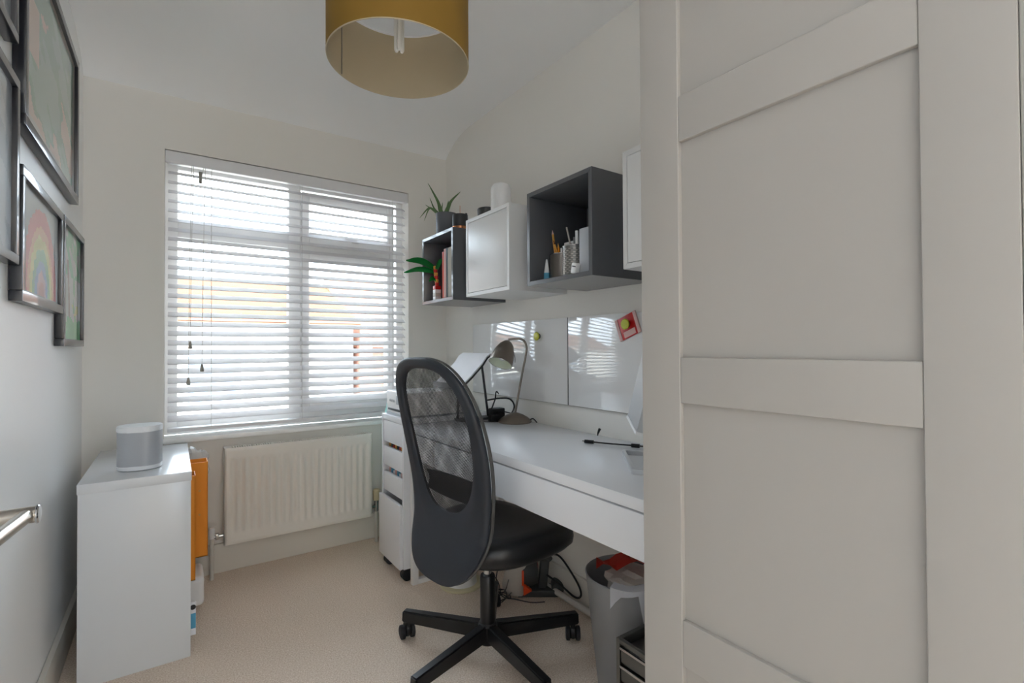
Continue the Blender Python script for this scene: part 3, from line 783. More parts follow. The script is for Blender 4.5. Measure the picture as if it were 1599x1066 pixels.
# pen pots in the large grey cube
def pot(name, label, x, y, r, h, m, g):
    t = thing(name, label, 'pen pot', (x, y, ZI), g)
    link('pot_body', lt([(0, 0), (r * .97, 0), (r, .003), (r, h - .002), (r - .0015, h), (r - .003, h - .002), (r - .003, .006), (0, .006)], (x, y, ZI), 40), m, t)
    pr = [(r + .002 * math.cos(2 * PI * k / 8), h + .002 * math.sin(2 * PI * k / 8)) for k in range(8)]
    link('rim', lt(pr, (x, y, ZI), 40, None, True), 'chrome', t)
    return t
pot('pen_pot', 'smooth grey metal pen pot with pencils', 1.215, 1.425, .046, .102, 'tin_metal', 'pen pots in the large grey cube')
p2 = pot('pen_pot', 'perforated silver mesh pen pot with pens', 1.165, 1.30, .043, .106, 'mesh_metal', 'pen pots in the large grey cube')
bm = bmesh.new()
for i in range(14):
    for k in range(16):
        a = 2 * PI * (k + .5 * (i % 2)) / 16 + 2.6
        x, y, z = 1.165 + .0434 * math.cos(a), 1.30 + .0434 * math.sin(a), ZI + .01 + i * .0064
        M_ = tr(x, y, z) @ Matrix.Rotation(a, 4, 'Z')
        box(bm, -.0006, .0006, -.0042, .0042, -.0012, .0012, 0, 2, M_)
o = link('mesh_pattern', bm, 'grey_pale_plastic', p2); o['kind'] = 'stuff'
def pen(label, p, q, r, m, tipm=None, cat='pen'):
    t = thing('pen' if cat == 'pen' else 'pencil', label, cat, p, 'pens and pencils in the pots')
    link('barrel', tb([p, q], r, 8), m, t)
    if tipm:
        d = (Vector(q) - Vector(p)).normalized(); link('tip', tb([q, Vector(q) + d * .018], r, 8, 0, lambda s: r * (1 - s) + .0004), tipm, t)
pen('yellow wooden pencil standing tallest in the grey pot', (1.20, 1.43, ZI + .01), (1.20, 1.462, ZI + .185), .0042, 'pencil_wood', 'pink_paper', 'pencil')
pen('second yellow pencil in the grey pot', (1.23, 1.42, ZI + .01), (1.20, 1.452, ZI + .145), .0038, 'pencil_wood', 'copper', 'pencil')
pen('orange pencil low in the grey pot', (1.225, 1.44, ZI + .01), (1.205, 1.435, ZI + .13), .0038, 'orange_card', 'pencil_wood', 'pencil')
pen('white thin pen leaning between the two pots', (1.195, 1.40, ZI + .01), (1.185, 1.395, ZI + .12), .003, 'white_plastic')
pen('long grey pen leaning left in the mesh pot', (1.165, 1.29, ZI + .01), (1.17, 1.347, ZI + .185), .0032, 'grey_pale_plastic')
pen('short grey pen upright in the mesh pot', (1.175, 1.305, ZI + .01), (1.18, 1.318, ZI + .145), .004, 'grey_plastic')
pen('white marker leaning in the mesh pot', (1.16, 1.278, ZI + .01), (1.165, 1.288, ZI + .16), .0055, 'white_plastic')
SPN = thing('stencil_ruler', 'white ruler block with square holes in the grey pot', 'stencil', (1.225, 1.40, ZI + .02))
link('block', bx(1.222, 1.228, 1.373, 1.422, ZI + .02, ZI + .148, .001), 'white_plastic', SPN)
for y in (1.385, 1.408): link('hole', bx(1.2205, 1.2225, y - .006, y + .006, ZI + .126, ZI + .138), 'plate_dark', SPN)
GT = thing('glue_tube', 'small white and blue pointed glue tube beside the grey pot', 'tube', (1.17, 1.462, ZI))
link('tube_body', lt([(0, 0), (.011, 0), (.0115, .004), (.0105, .035), (0, .035)], (1.17, 1.463, ZI), 16), 'blue_print', GT)
link('nozzle', lt([(.0105, .035), (.0085, .05), (.003, .085), (0, .088)], (1.17, 1.463, ZI), 16), 'white_plastic', GT)
tag(link('card_box', bx(1.125, 1.245, 1.168, 1.232, ZI, ZI + .150, .002), 'printer_grey'), 'pale grey card box at the right inside the large grey cube', 'box')
TD = thing('desk_clip', 'small white clip in front of the mesh pot', 'clip', (1.122, 1.247, ZI))
link('clip_body', bx(-.009, .009, -.013, .013, 0, .036, .003, 2, tr(1.118, 1.247, ZI + .001) @ rot('X', 14)), 'white_plastic', TD)
link('clip_slot', bx(-.0095, -.0085, -.009, .009, .022, .026, 0, 2, tr(1.118, 1.247, ZI + .001) @ rot('X', 14)), 'plate_dark', TD)

# ------------------------------------------------------------------ whiteboards and magnets
for i, (a, b, lb) in enumerate(((1.607, 2.415, 'glossy whiteboard behind the desk lamp'), (.80, 1.603, 'glossy whiteboard holding the red packet'))):
    t = thing('whiteboard', lb, 'whiteboard', (XR, (a + b) / 2, .8233), 'whiteboards above the desk')
    link('board', bx(XR - .014, XR - .002, a, b, .8233, 1.1984, .0015), 'whiteboard', t)
    link('edge_trim', bx(XR - .0145, XR - .001, a - .0015, a, .8233, 1.1984), 'dark_gap', t)
    link('edge_trim', bx(XR - .0145, XR - .001, a, b, .8215, .8233), 'tassel', t)
def magnet(label, y, z, x):
    t = thing('magnet', label, 'magnet', (x, y, z), 'yellow board magnets')
    link('cap', lt([(0, .009), (.012, .009), (.019, .011), (.020, .015), (.017, .018), (0, .019)], (x, y, z), 28, rot('Y', -90)), 'magnet_yellow', t)
    link('base', lt([(0, 0), (.013, 0), (.013, .010), (0, .010)], (x, y, z), 24, rot('Y', -90)), 'plate_dark', t)
magnet('round yellow magnet on the whiteboard behind the desk lamp', 1.808, 1.122, XR - .014)
PK = thing('red_packet', 'small red and pink packet pinned to the whiteboard', 'packet', (XR - .02, 1.262, 1.15))
def px_m(): return tr(XR - .0145, 1.262, 1.148) @ rot('X', -20)
link('sachet', bx(-.005, 0, -.046, .046, -.042, .042, .002, 2, px_m()), 'red_plastic', PK)
for s in (-1, 1): link('crimp', bx(-.0065, -.001, s * .046 - .007, s * .046 + .007, -.042, .042, .001, 2, px_m()), 'pink_paper', PK)
link('print_patch', bx(-.0056, -.0049, -.03, .028, -.038, -.016, 0, 2, px_m()), 'pink_paper', PK)
magnet('round yellow magnet holding the red packet', 1.262, 1.155, XR - .0195)

# ------------------------------------------------------------------ desk lamp
LB = Vector((1.320, 1.895, ZD))
LM = thing('desk_lamp', 'brushed nickel desk lamp with bell shade on the desk', 'lamp', LB)
link('base', lt([(0, 0), (.077, 0), (.079, .004), (.077, .008), (.062, .022), (.040, .035), (.018, .043), (.009, .046), (0, .046)], LB, 56), 'nickel', LM)
def lp(r, u, f=0): return LB + Rh * r + Vector((0, 0, u)) + Fh * f
link('stem', tb([lp(.0, .04), lp(.012, .10), lp(.030, .20), lp(.050, .30), lp(.056, .345), lp(.048, .375), lp(.028, .388), lp(-.002, .389), lp(-.03, .386)], .0052, 14, 8), 'nickel', LM)
ax = (Vector((0, 0, 1)) * .84 + Rh * .30 + Fh * .42).normalized()
Q = Vector((0, 0, 1)).rotation_difference(ax).to_matrix().to_4x4()
sc_ = lp(-.066, .276, -.05)
shp = [(.056, 0), (.0555, .012), (.052, .040), (.045, .070), (.034, .096), (.020, .113), (.008, .121), (0, .123)]
sh = link('shade', lt(shp, sc_, 48, Q), 'nickel', LM)
link('shade_inner', lt([(.0545, .001), (.054, .012), (.0505, .038), (.0435, .068), (.032, .092), (.018, .108), (0, .112)], sc_, 48, Q), 'lamp_inner', sh)
pr = [(.0553 + .001 * math.cos(2 * PI * k / 8), .001 * math.sin(2 * PI * k / 8)) for k in range(8)]
link('rim', lt(pr, sc_, 48, Q, True), 'chrome', sh)
link('bulb', lt([(0, .018), (.012, .020), (.020, .030), (.022, .042), (.018, .058), (.012, .075), (.012, .10), (0, .10)], sc_, 24, Q), 'bulb_white', LM)
link('shade_arm', tb([lp(-.028, .386), lp(-.020, .366), lp(-.006, .33), lp(.002, .30), lp(.002, .278)], .0022, 8, 6), 'chrome', LM)
link('power_cable', tb([lp(.07, .012, .0), lp(.085, .016, -.005), lp(.098, .005, -.02), lp(.10, .003, -.03)], .0026, 8, 6), 'cable_black', LM)
link('power_cable', tb([lp(-.075, .004, -.01), lp(-.12, .004, -.015), lp(-.2, .004, .0)], .0022, 8, 6), 'cable_black', LM)

# ------------------------------------------------------------------ document stand + cables at the desk's far end
DS = thing('document_stand', 'slanted black document holder with white paper sheets on the desk', 'holder', (1.2, 2.05, ZD))
a0 = Vector((1.285, 0, 1.03)); b0 = Vector((1.105, 0, .882))
def slab(o0, o1, y0, y1):
    u = (a0 - b0); nrm = Vector((-u.z, 0, u.x)).normalized(); nrm = nrm if nrm.z > 0 else -nrm
    bm = bmesh.new(); vs_ = []
    bend = [(0, 0), (.35, .0), (.7, .006), (.88, .016), (1, .012)]
    A = [b0 + u * t + nrm * (o0 + d) for t, d in bend]; Bq = [b0 + u * t + nrm * (o1 + d) for t, d in bend]
    la = [[bm.verts.new((p.x, y, p.z)) for p in A] for y in (y0, y1)]; lb_ = [[bm.verts.new((p.x, y, p.z)) for p in Bq] for y in (y0, y1)]
    n = len(bend)
    for i in range(n - 1):
        bm.faces.new((la[0][i], la[0][i+1], la[1][i+1], la[1][i])); bm.faces.new((lb_[0][i], lb_[1][i], lb_[1][i+1], lb_[0][i+1]))
        for s in (0, 1): bm.faces.new((la[s][i], la[s][i+1], lb_[s][i+1], lb_[s][i]))
    for i in (0, n - 1): bm.faces.new((la[0][i], la[1][i], lb_[1][i], lb_[0][i]))
    return bm
link('back_plate', slab(-.008, 0, 2.03, 2.31), 'plate_dark', DS)
link('paper_stack', slab(.0005, .006, 2.033, 2.307), 'paper_white', DS)
link('front_sheet', slab(.0062, .007, 2.031, 2.309), 'paper_white', DS)
link('foot', bx(1.115, 1.30, 2.04, 2.11, ZD, ZD + .012, .003), 'plate_dark', DS)
link('strut', tb([(1.29, 2.085, ZD + .01), (1.255, 2.085, .985)], .006, 8), 'plate_dark', DS)
link('strut', tb([(1.12, 2.085, ZD + .01), (1.125, 2.085, .88)], .006, 8), 'plate_dark', DS)
link('lip', bx(1.098, 1.112, 2.035, 2.305, .872, .90, .003), 'plate_dark', DS)
AD = thing('power_adaptor', 'black power adaptor with looped cable on the desk corner', 'adaptor', (1.31, 2.0, ZD))
link('adaptor_body', bx(1.255, 1.325, 1.985, 2.028, ZD, ZD + .058, .006, 2), 'cable_black', AD)
link('plug', bx(1.23, 1.28, 1.955, 1.99, ZD, ZD + .03, .005, 2), 'cable_black', AD)
link('cable', tb([(1.26, 2.005, ZD + .055), (1.27, 1.99, ZD + .10), (1.29, 2.01, ZD + .135), (1.31, 2.02, ZD + .125)], .0035, 8, 8), 'cable_black', AD)
link('cable', tb([(1.24, 2.01, ZD + .098), (1.29, 1.99, ZD + .105), (1.345, 1.975, ZD + .10), (1.365, 1.965, ZD + .065), (1.345, 1.97, ZD + .025), (1.30, 1.98, ZD + .012)], .0038, 8, 8), 'cable_black', AD)
link('cable', tb([(1.27, 1.98, ZD + .045), (1.31, 1.97, ZD + .042), (1.35, 1.965, ZD + .03)], .003, 8, 6), 'cable_black', AD)

# cable + monitor at the desk's near end
CC = thing('charging_cable', 'black cable with barrel plug lying across the desk', 'cable', (1.3, 1.25, ZD))
p0 = Vector((1.235, 1.330, ZD + .007)); p1 = Vector((1.335, 1.150, ZD + .006)); dv = (p1 - p0)
link('plug', tb([p0, p0 + dv * .16], .0065, 12), 'cable_black', CC)
link('plug_pin', tb([p0 - dv * .04, p0], .0028, 10), 'chrome', CC)
link('wire', tb([p0 + dv * .15, p0 + dv * .5 + Vector((0, .002, -.001)), p0 + dv * .9, p0 + dv * 1.3], .0027, 8, 6), 'cable_black', CC)
link('ferrite', tb([p0 + dv * .82, p0 + dv * .96], .0068, 12), 'cable_black', CC)
tag(link('small_plug', tb([(1.370, 1.402, ZD + .002), (1.372, 1.402, ZD + .012), (1.374, 1.394, ZD + .03)], .004, 10, 4, lambda s: .002 + .0035 * s), 'cable_black'), 'tiny black plug sticking up at the back of the desk', 'plug')
MN = thing('monitor', 'silver monitor on a hollow frame foot behind the wardrobe edge', 'monitor', (1.16, 1.0, ZD))
dirm = Vector((.69, .724, 0)).normalized(); nrmm = Vector((-.724, .69, 0)).normalized()
mc = Vector((1.22, 1.11, .849))        # far lower corner
upm = (Vector((0, 0, 1)) * .972 - nrmm * .235).normalized(); nrmm = upm.cross(dirm).normalized()
Mm = Matrix((dirm, nrmm, upm)).transposed().to_4x4(); Mm.translation = mc
link('panel', prism([(0, 0), (-.32, 0), (-.32, .36), (0, .36)], .02, Mm @ Matrix(((1, 0, 0, 0), (0, 0, -1, 0), (0, 1, 0, 0), (0, 0, 0, 1)))), 'silver_body', MN)
link('bottom_trim', prism([(.003, -.008), (-.32, -.008), (-.32, .0), (.003, .0)], .023, Mm @ tr(0, .002, 0) @ Matrix(((1, 0, 0, 0), (0, 0, -1, 0), (0, 1, 0, 0), (0, 0, 0, 1)))), 'white_plastic', MN)
# hollow rectangular foot
def quadframe(pts, w, h, z):
    bm = bmesh.new(); n = len(pts); c = sum((Vector(p) for p in pts), Vector((0, 0))) / n
    o_ = [Vector(p) for p in pts]; i_ = [c + (p - c) * (1 - w / (p - c).length * 1.4) for p in o_]
    V = [[bm.verts.new((p.x, p.y, zz)) for p in L] for L, zz in ((o_, z), (o_, z + h), (i_, z + h), (i_, z))]
    for k in range(4):
        for j in range(n):
            a, b = V[k], V[(k + 1) % 4]; j2 = (j + 1) % n; bm.faces.new((a[j], a[j2], b[j2], b[j]))
    bmesh.ops.bevel(bm, geom=list(bm.edges), offset=.002, segments=2, affect='EDGES')
    return bm
link('foot_frame', quadframe([(1.215, 1.13), (1.035, .93), (1.13, .80), (1.31, 1.0)], .016, .014, ZD), 'silver_body', MN)
link('stand_arm', tb([(1.20, .94, ZD + .01), (1.22, .94, ZD + .1), (1.19, .965, .95)], .014, 12, 4), 'silver_body', MN)

# ------------------------------------------------------------------ office chair
CH = thing('office_chair', 'black swivel office chair with mesh back at the desk', 'chair', (.902, 1.466, 0), rot=(0, 0, math.radians(8)))
def backoff(z):          # offset of the back shell behind the column at height z
    pts = [(.30, -.235), (.36, -.218), (.42, -.196), (.50, -.172), (.60, -.170), (.72, -.186), (.85, -.216), (.95, -.246), (1.06, -.285)]
    if z <= pts[0][0]: return pts[0][1]
    for q in range(len(pts) - 1):
        (a, xa), (b, xb) = pts[q], pts[q + 1]
        if z <= b:
            x_1 = pts[max(q - 1, 0)]; x_2 = pts[min(q + 2, len(pts) - 1)]
            ma = (xb - x_1[1]) / (b - x_1[0]) * (b - a); mb = (x_2[1] - xa) / (x_2[0] - a) * (b - a); t = (z - a) / (b - a)
            return (2*t**3 - 3*t*t + 1) * xa + (t**3 - 2*t*t + t) * ma + (-2*t**3 + 3*t*t) * xb + (t**3 - t*t) * mb
    return pts[-1][1]
zc_, hh, hw = .69, .352, .222
def outer(a):
    c, s = math.cos(a), math.sin(a); n = 2.9
    k = (abs(c) ** n + abs(s) ** n) ** (-1 / n)
    y, z = c * k, s * k
    w = hw * (1.0 + .02 * z) - (.011 * math.exp(-((z + .36) / .30) ** 2))
    return y * w, zc_ + z * hh
hz0, hh2, hw2 = .775, .232, .164
def inner(a):
    c, s = math.cos(a), math.sin(a); n = 2.7
    k = (abs(c) ** n + abs(s) ** n) ** (-1 / n)
    y, z = c * k, s * k
    return y * hw2 * (1.0 + .12 * z), hz0 + z * hh2
def curve_y(y): return .16 * y * y     # the back wraps slightly round the sitter
NA = 144
def back_shell(th, s0, s1, lift=0.0, ns=7):
    bm = bmesh.new(); F = []; Bk = []
    for side, arr in ((1, F), (-1, Bk)):
        for i in range(ns):
            t = i / (ns - 1); s = s0 + (s1 - s0) * t
            e = math.sqrt(max(0.0, 1 - (2 * t - 1) ** 6)) if 0 < i < ns - 1 else .35
            row = []
            for k in range(NA):
                a = 2 * PI * k / NA; yi, zi = inner(a); yo, zo = outer(a); y = yi + (yo - yi) * s; z = zi + (zo - zi) * s
                row.append(bm.verts.new((backoff(z) + curve_y(y) + lift + side * th * e / 2, y, z)))
            arr.append(row)
    for arr in (F, Bk):
        for a, b in zip(arr[:-1], arr[1:]):
            for k in range(NA): bm.faces.new((a[k], a[(k+1) % NA], b[(k+1) % NA], b[k]))
    for i in (0, ns - 1):
        for k in range(NA): bm.faces.new((F[i][k], F[i][(k+1) % NA], Bk[i][(k+1) % NA], Bk[i][k]))
    return bm
bk = link('backrest', back_shell(.026, 0.0, 1.0), 'chair_black', CH, True, 60)
link('front_rim', back_shell(.012, .90, 1.012, .016, 4), 'chair_rim', bk, True, 60)
def mesh_sheet(lift, m, grow):
    bm = bmesh.new(); rows = []
    for i in range(9):
        s = i / 8 * grow; row = []
        for k in range(NA):
            y, z = inner(2 * PI * k / NA); y = y * s; z = hz0 + (z - hz0) * s
            row.append(bm.verts.new((backoff(z) + curve_y(y) + lift + .012 * (1 - (i / 8) ** 2), y, z)))
        rows.append(row)
    for a, b in zip(rows[:-1], rows[1:]):
        for k in range(NA):
            j = (k + 1) % NA
            if a is rows[0]: continue
            bm.faces.new((a[k], a[j], b[j], b[k]))
    bm.faces.new(rows[1])
    for v in rows[0]: bm.verts.remove(v)
    return link('mesh_panel', bm, m, bk)
mesh_sheet(-.004, 'chair_mesh', 1.02); mesh_sheet(.010, 'chair_mesh_inner', 1.02)
# lumbar pad behind the mesh, on the sitter's side
bm = bmesh.new(); rows = []
for i in range(9):
    z = -1 + 2 * i / 8; row = []
    for k in range(17):
        y = -.165 + .33 * k / 16; zz = .615 + z * .042 * (1 - .25 * (y / .165) ** 2) + .0
        row.append(bm.verts.new((backoff(zz) + curve_y(y) + .026 + .012 * (1 - z * z), y, zz)))
    rows.append(row)
for a, b in zip(rows[:-1], rows[1:]):
    for k in range(16): bm.faces.new((a[k], a[k+1], b[k+1], b[k]))
bmesh.ops.solidify(bm, geom=bm.faces, thickness=.008)
link('lumbar_pad', bm, 'black_plastic', CH)
# seat: rounded pad, saddle top, waterfall front
bm = bmesh.new(); NS = 64
def seat_out(a, k=1.0):
    c, s = math.cos(a), math.sin(a); n = 2.9; q = (abs(c) ** n + abs(s) ** n) ** (-1 / n)
    x, y = c * q, s * q
    return .045 + x * .236 * k, y * (.240 + .008 * x) * k
lv = [(.0, .452, 0), (.35, .455, 0), (.65, .462, 0), (.84, .466, 0), (.94, .460, 0), (.99, .446, 0), (1.0, .430, 0), (.985, .408, 0), (.93, .392, 0), (.80, .380, 0), (.4, .374, 0), (.0, .374, 0)]
rings = []
for k_, z, _ in lv:
    row = []
    for i in range(NS):
        a = 2 * PI * i / NS; x, y = seat_out(a, max(k_, .001)); fr = max(0, (x - .13) / .12)
        drop = -.022 * fr * fr if z > .40 else -.004 * fr
        row.append(bm.verts.new((x, y, z + drop + (.006 * (abs(y) / .23) ** 2 if z > .44 else 0))))
    rings.append(row)
for a, b in zip(rings[:-1], rings[1:]):
    for i in range(NS): bm.faces.new((a[i], a[(i+1) % NS], b[(i+1) % NS], b[i]))
bmesh.ops.remove_doubles(bm, verts=bm.verts, dist=.0006)
link('seat', bm, 'leather', CH, True, 80)
link('mechanism', bx(-.13, .10, -.06, .06, .345, .385, .012, 3), 'base_metal', CH)
link('back_bracket', tb([(-.08, 0, .36), (-.17, 0, .355), (-.205, 0, .37)], .02, 12, 4), 'base_metal', CH)
link('tilt_lever', tb([(.02, .05, .36), (.02, .22, .352)], .006, 10), 'black_plastic', CH)
link('gas_lift', lt([(0, .26), (.014, .26), (.014, .36), (0, .36)], (0, 0, 0), 24), 'chrome', CH)
link('column', lt([(0, .06), (.0265, .06), (.0265, .280), (.024, .286), (.0, .286)], (0, 0, 0), 32), 'base_metal', CH)
link('hub', lt([(0, .055), (.030, .055), (.034, .065), (.034, .118), (.028, .125), (0, .125)], (0, 0, 0), 32), 'base_metal', CH)
for k in range(5):
    ang = math.radians(-18.5 + 72 * k - 8)
    Ma = Matrix.Rotation(ang, 4, 'Z')
    bm = bmesh.new(); secs = []
    for t in (0, .5, 1):
        r = .02 + .315 * t; zt = .122 - .016 * t; zb_ = .070 - .002 * t + (.0 if t < 1 else 0); w = .021 - .003 * t
        secs.append([bm.verts.new((r, -w, zb_)), bm.verts.new((r, w, zb_)), bm.verts.new((r, w * .8, zt)), bm.verts.new((r, -w * .8, zt))])
    for a, b in zip(secs[:-1], secs[1:]):
        for i in range(4): bm.faces.new((a[i], a[(i+1) % 4], b[(i+1) % 4], b[i]))
    bm.faces.new(secs[0][::-1]); bm.faces.new(secs[-1])
    bmesh.ops.bevel(bm, geom=list(bm.edges), offset=.004, segments=2, affect='EDGES')
    bmesh.ops.transform(bm, matrix=Ma, verts=bm.verts)
    lg = link('leg', bm, 'base_metal', CH)
    sw = math.radians((70, 20, -40, 150, 100)[k])
    Mc = Ma @ tr(.318, 0, 0) @ Matrix.Rotation(sw, 4, 'Z')
    bm = bmesh.new(); lathe(bm, [(0, .045), (.009, .045), (.009, .075), (0, .075)], (0, 0, 0), 12)
    lathe(bm, [(.0, -.008), (.025, -.008), (.027, 0), (.025, .008), (0, .008)], (.012, 0, .034), 20, rot('X', 90))
    bmesh.ops.transform(bm, matrix=Mc, verts=bm.verts)
    ca = link('castor', bm, 'black_plastic', CH)
    for s in (-1, 1):
        bm = bmesh.new(); lathe(bm, [(0, -.007), (.017, -.009), (.0245, -.006), (.025, 0), (.0245, .006), (.017, .009), (0, .007)], (.012, s * .018, .0252), 26, rot('X', 90))
        bmesh.ops.transform(bm, matrix=Mc, verts=bm.verts); link('wheel', bm, 'rubber', ca)

# ------------------------------------------------------------------ under the desk
RL = thing('cable_reel', 'cream and white cable reel on the carpet under the desk', 'reel', (1.083, 1.99, 0))
link('flange', lt([(0, 0), (.096, 0), (.097, .004), (.096, .010), (0, .012)], (1.083, 1.99, 0), 48), 'reel_cream', RL)
link('drum', lt([(.072, .010), (.070, .02), (.068, .10), (.064, .105), (0, .105)], (1.083, 1.99, 0), 48), 'white_plastic', RL)
link('label_slot', bx(-.006, .006, -.0712, -.068, .045, .053, 0, 2, tr(1.083, 1.99, 0) @ rot('Z', -20)), 'plate_dark', RL)
link('plug_top', bx(1.10, 1.15, 1.955, 2.02, .105, .135, .008, 2), 'cable_black', RL)

TL = thing('power_tool', 'grey power tool with orange trim under the desk', 'power tool', (1.27, 1.735, 0))
tc_ = Vector((1.245, 1.775, 0))
ex = Rh
Mt = Matrix((Rh, Fh, Vector((0, 0, 1)))).transposed().to_4x4(); Mt.translation = tc_
def part_t(nm, bm, m, par=TL):
    bmesh.ops.transform(bm, matrix=Mt, verts=bm.verts); return link(nm, bm, m, par)
part_t('drum', lt([(0, .012), (.055, .012), (.06, .03), (.058, .05), (.052, .13), (.045, .15), (0, .152)], (-.012, 0, 0), 36, rot('Y', 8)), 'grey_pale_plastic')
part_t('orange_band', lt([(.0605, .0), (.0605, .009), (.0555, .009), (.0555, 0)], (.018, 0, .085), 36, rot('Y', 90), True), 'orange_plastic')
part_t('motor_housing', lt([(.0, .0), (.058, .0), (.056, .04), (.044, .065), (0, .07)], (.022, 0, .09), 36, rot('Y', 90)), 'grey_dark_plastic')
part_t('sole_plate', bx(.0, .19, -.045, .03, 0, .028, .006), 'grey_dark_plastic')
part_t('handle_post', bx(.085, .125, -.02, .02, .02, .16, .012, 3, rot('Y', 6)), 'grey_dark_plastic')
part_t('grip', tb([(.02, 0, .155), (.06, 0, .175), (.12, 0, .165), (.14, 0, .14)], .017, 14, 6), 'grey_dark_plastic')
part_t('trigger', bx(.075, .09, -.012, .012, .10, .13, .004), 'red_plastic')
part_t('orange_button', prism([(0, 0), (.035, .02), (.0, .045)], .02, tr(.025, -.055, .018) @ rot('X', 90) @ tr(0, 0, -.01)), 'orange_plastic')
part_t('front_roller', lt([(0, -.03), (.026, -.03), (.028, -.024), (.028, .024), (.026, .03), (0, .03)], (.175, 0, .03), 24, rot('X', 90)), 'grey_dark_plastic')
TW = thing('tool_cable', 'black power cord looping against the wall under the desk', 'cable', (1.38, 1.65, 0))
link('cord', tb([(1.35, 1.70, .165), (1.375, 1.655, .172), (1.383, 1.60, .14), (1.383, 1.53, .085), (1.378, 1.515, .052), (1.37, 1.545, .04), (1.36, 1.62, .062), (1.34, 1.69, .085)], .0042, 8, 8), 'cable_black', TW)
LC = thing('loose_cables', 'tangle of thin dark cables on the carpet beside the power tool', 'cable', (1.13, 1.84, 0))
for k in range(4):
    pts = []
    for i in range(9):
        a = i * .95 + k * 1.3; rr = .035 + .012 * math.sin(i * 1.7 + k)
        pts.append((1.14 + rr * math.cos(a) + .008 * k, 1.80 + rr * math.sin(a) - .012 * k, .004 + .012 * (i % 3) + (.02 * max(0, i - 5))))
    link('cable', tb(pts, .0022, 6, 6), 'cable_brown' if k % 2 else 'cable_black', LC)
link('cable', tb([(1.19, 1.80, .16), (1.17, 1.82, .10), (1.16, 1.81, .03), (1.17, 1.77, .004), (1.20, 1.73, .003), (1.24, 1.67, .003), (1.29, 1.64, .003)], .0024, 6, 8), 'cable_brown', LC)
link('cable', tb([(1.12, 1.86, .18), (1.14, 1.85, .09), (1.13, 1.82, .01), (1.16, 1.79, .004)], .0024, 6, 8), 'cable_brown', LC)
PP = thing('floor_pipe', 'pale pipe running along the floor by the right skirting', 'pipe', (1.36, 1.5, .02))
link('pipe_run', tb([(1.362, .62, .020), (1.362, 2.72, .020)], .0125, 14), 'pipe_paint', PP)
for y in (1.1, 1.9, 2.5): link('clip', bx(1.348, 1.376, y, y + .012, 0, .034, .003), 'white_plastic', PP)

BN = thing('waste_bin', 'grey tapered waste bin under the desk', 'bin', (1.155, 1.055, 0))
bc = (1.160, 1.058, 0)
link('bin_body', lt([(0, 0), (.088, 0), (.092, .006), (.130, .372), (.132, .376), (.129, .378), (.127, .372), (.089, .010), (0, .010)], bc, 56), 'bin_grey', BN)
def crumple(nm, label, c, r, m, sq=(1, 1, 1), seed=0, cat='waste paper'):
    random.seed(seed); bm = bmesh.new(); bmesh.ops.create_icosphere(bm, subdivisions=3, radius=r)
    for v in bm.verts:
        k = 1 + random.uniform(-.22, .16); v.co = Vector((v.co.x * sq[0] * k + c[0], v.co.y * sq[1] * k + c[1], v.co.z * sq[2] * k + c[2]))
    return tag(link(nm, bm, m, None, False), label, cat, 'rubbish in the waste bin')
crumple('paper_ball', 'grey-brown crumpled paper filling the waste bin', (1.17, 1.035, .355), .085, 'grey_pale_plastic', (1.12, 1.12, .38), 3)
crumple('paper_ball', 'lilac crumpled tissue behind the red wrapper in the bin', (1.24, 1.02, .41), .035, 'paper_white', (1, 1, .8), 5)
RW = bmesh.new(); rows = []
random.seed(11)
for i in range(9):
    row = []
    for j in range(4):
        t = i / 8; p = Vector((1.065, 1.10, .396)).lerp(Vector((1.18, .985, .428)), t) + Vector((.03 * j, .03 * j, 0)) * .6
        row.append(RW.verts.new(p + Vector((0, 0, .012 * math.sin(i * 1.4 + j) + random.uniform(-.004, .004)))))
    rows.append(row)
for a, b in zip(rows[:-1], rows[1:]):
    for j in range(3): RW.faces.new((a[j], a[j+1], b[j+1], b[j]))
bmesh.ops.solidify(RW, geom=RW.faces, thickness=.002)
tag(link('wrapper', RW, 'red_paper', None, True, 25), 'red crumpled wrapper lying over the bin rim', 'wrapper', 'rubbish in the waste bin')
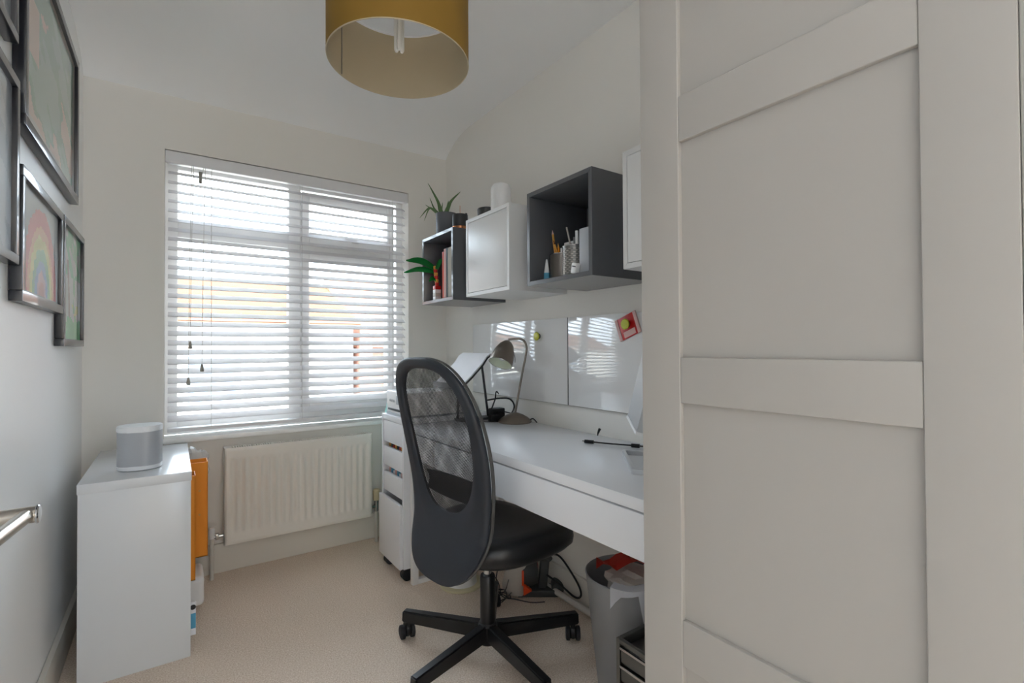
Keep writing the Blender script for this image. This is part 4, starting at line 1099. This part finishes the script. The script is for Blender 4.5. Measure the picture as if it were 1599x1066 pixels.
# white paper strip hanging over the bin's rim
bm = bmesh.new(); rows = []
for i in range(15):
    t = i / 14; a = math.radians(200 + 95 * t)
    rr = .1345; tp_ = .384 - .004 * math.sin(t * 7); dp_ = .012 + .05 * math.exp(-(t / .08) ** 2) + .005 * abs(math.sin(t * 9)) + (.085 if t > .42 else 0)
    x, y = bc[0] + rr * math.cos(a), bc[1] + rr * math.sin(a)
    rows.append([bm.verts.new((bc[0] + (rr - .03) * math.cos(a), bc[1] + (rr - .03) * math.sin(a), tp_ + .004)), bm.verts.new((x, y, tp_)), bm.verts.new((bc[0] + (rr + .001) * math.cos(a), bc[1] + (rr + .001) * math.sin(a), tp_ - dp_))])
for a, b in zip(rows[:-1], rows[1:]):
    for j in range(2): bm.faces.new((a[j], a[j+1], b[j+1], b[j]))
bmesh.ops.solidify(bm, geom=bm.faces, thickness=.0015)
tag(link('paper_liner', bm, 'paper_white', None, True, 30), 'torn white paper draped over the bin rim', 'paper')

MU = thing('mesh_drawer_unit', 'dark metal drawer unit on the floor beside the wardrobe', 'drawers', (1.08, .79, 0))
mx0, mx1, my0, my1, mz = .962, 1.20, .63, .922, .309
bm = bmesh.new()
for (x, y) in ((mx0, my0), (mx0, my1 - .012), (mx1 - .012, my0), (mx1 - .012, my1 - .012)): box(bm, x, x + .012, y, y + .012, 0, mz, .002)
for z in (mz - .012, 0):
    box(bm, mx0, mx0 + .012, my0 + .012, my1 - .012, z, z + .012, .002); box(bm, mx1 - .012, mx1, my0 + .012, my1 - .012, z, z + .012, .002)
    box(bm, mx0 + .012, mx1 - .012, my0, my0 + .012, z, z + .012, .002); box(bm, mx0 + .012, mx1 - .012, my1 - .012, my1, z, z + .012, .002)
link('frame', bm, 'unit_metal', MU)
link('side_panel', bx(mx0 + .012, mx1 - .012, my1 - .008, my1 - .004, .012, mz - .012), 'unit_metal', MU)
link('side_panel', bx(mx0 + .012, mx1 - .012, my0 + .004, my0 + .008, .012, mz - .012), 'unit_metal', MU)
link('shelf', bx(mx0 + .012, mx1 - .012, my0 + .008, my1 - .008, mz - .05, mz - .046), 'unit_metal', MU)
for k in range(6):
    z1_ = mz - .018 - k * .0475; z0_ = z1_ - .042
    d = link('drawer', bx(mx0 + .003, mx1 - .014, my0 + .014, my1 - .014, z0_, z1_ - .006, .002), 'unit_metal', MU)
    link('drawer_rim', bx(mx0 - .003, mx0 + .006, my0 + .014, my1 - .014, z1_ - .006, z1_ + .001, .002), 'chrome', d)
tag(link('paper_block', bx(1.03, 1.13, .70, .845, mz - .0455, mz + .03, .002), 'paper_white'), 'white paper block in the top tray of the metal drawer unit', 'paper')
print('objects', len(bpy.data.objects))
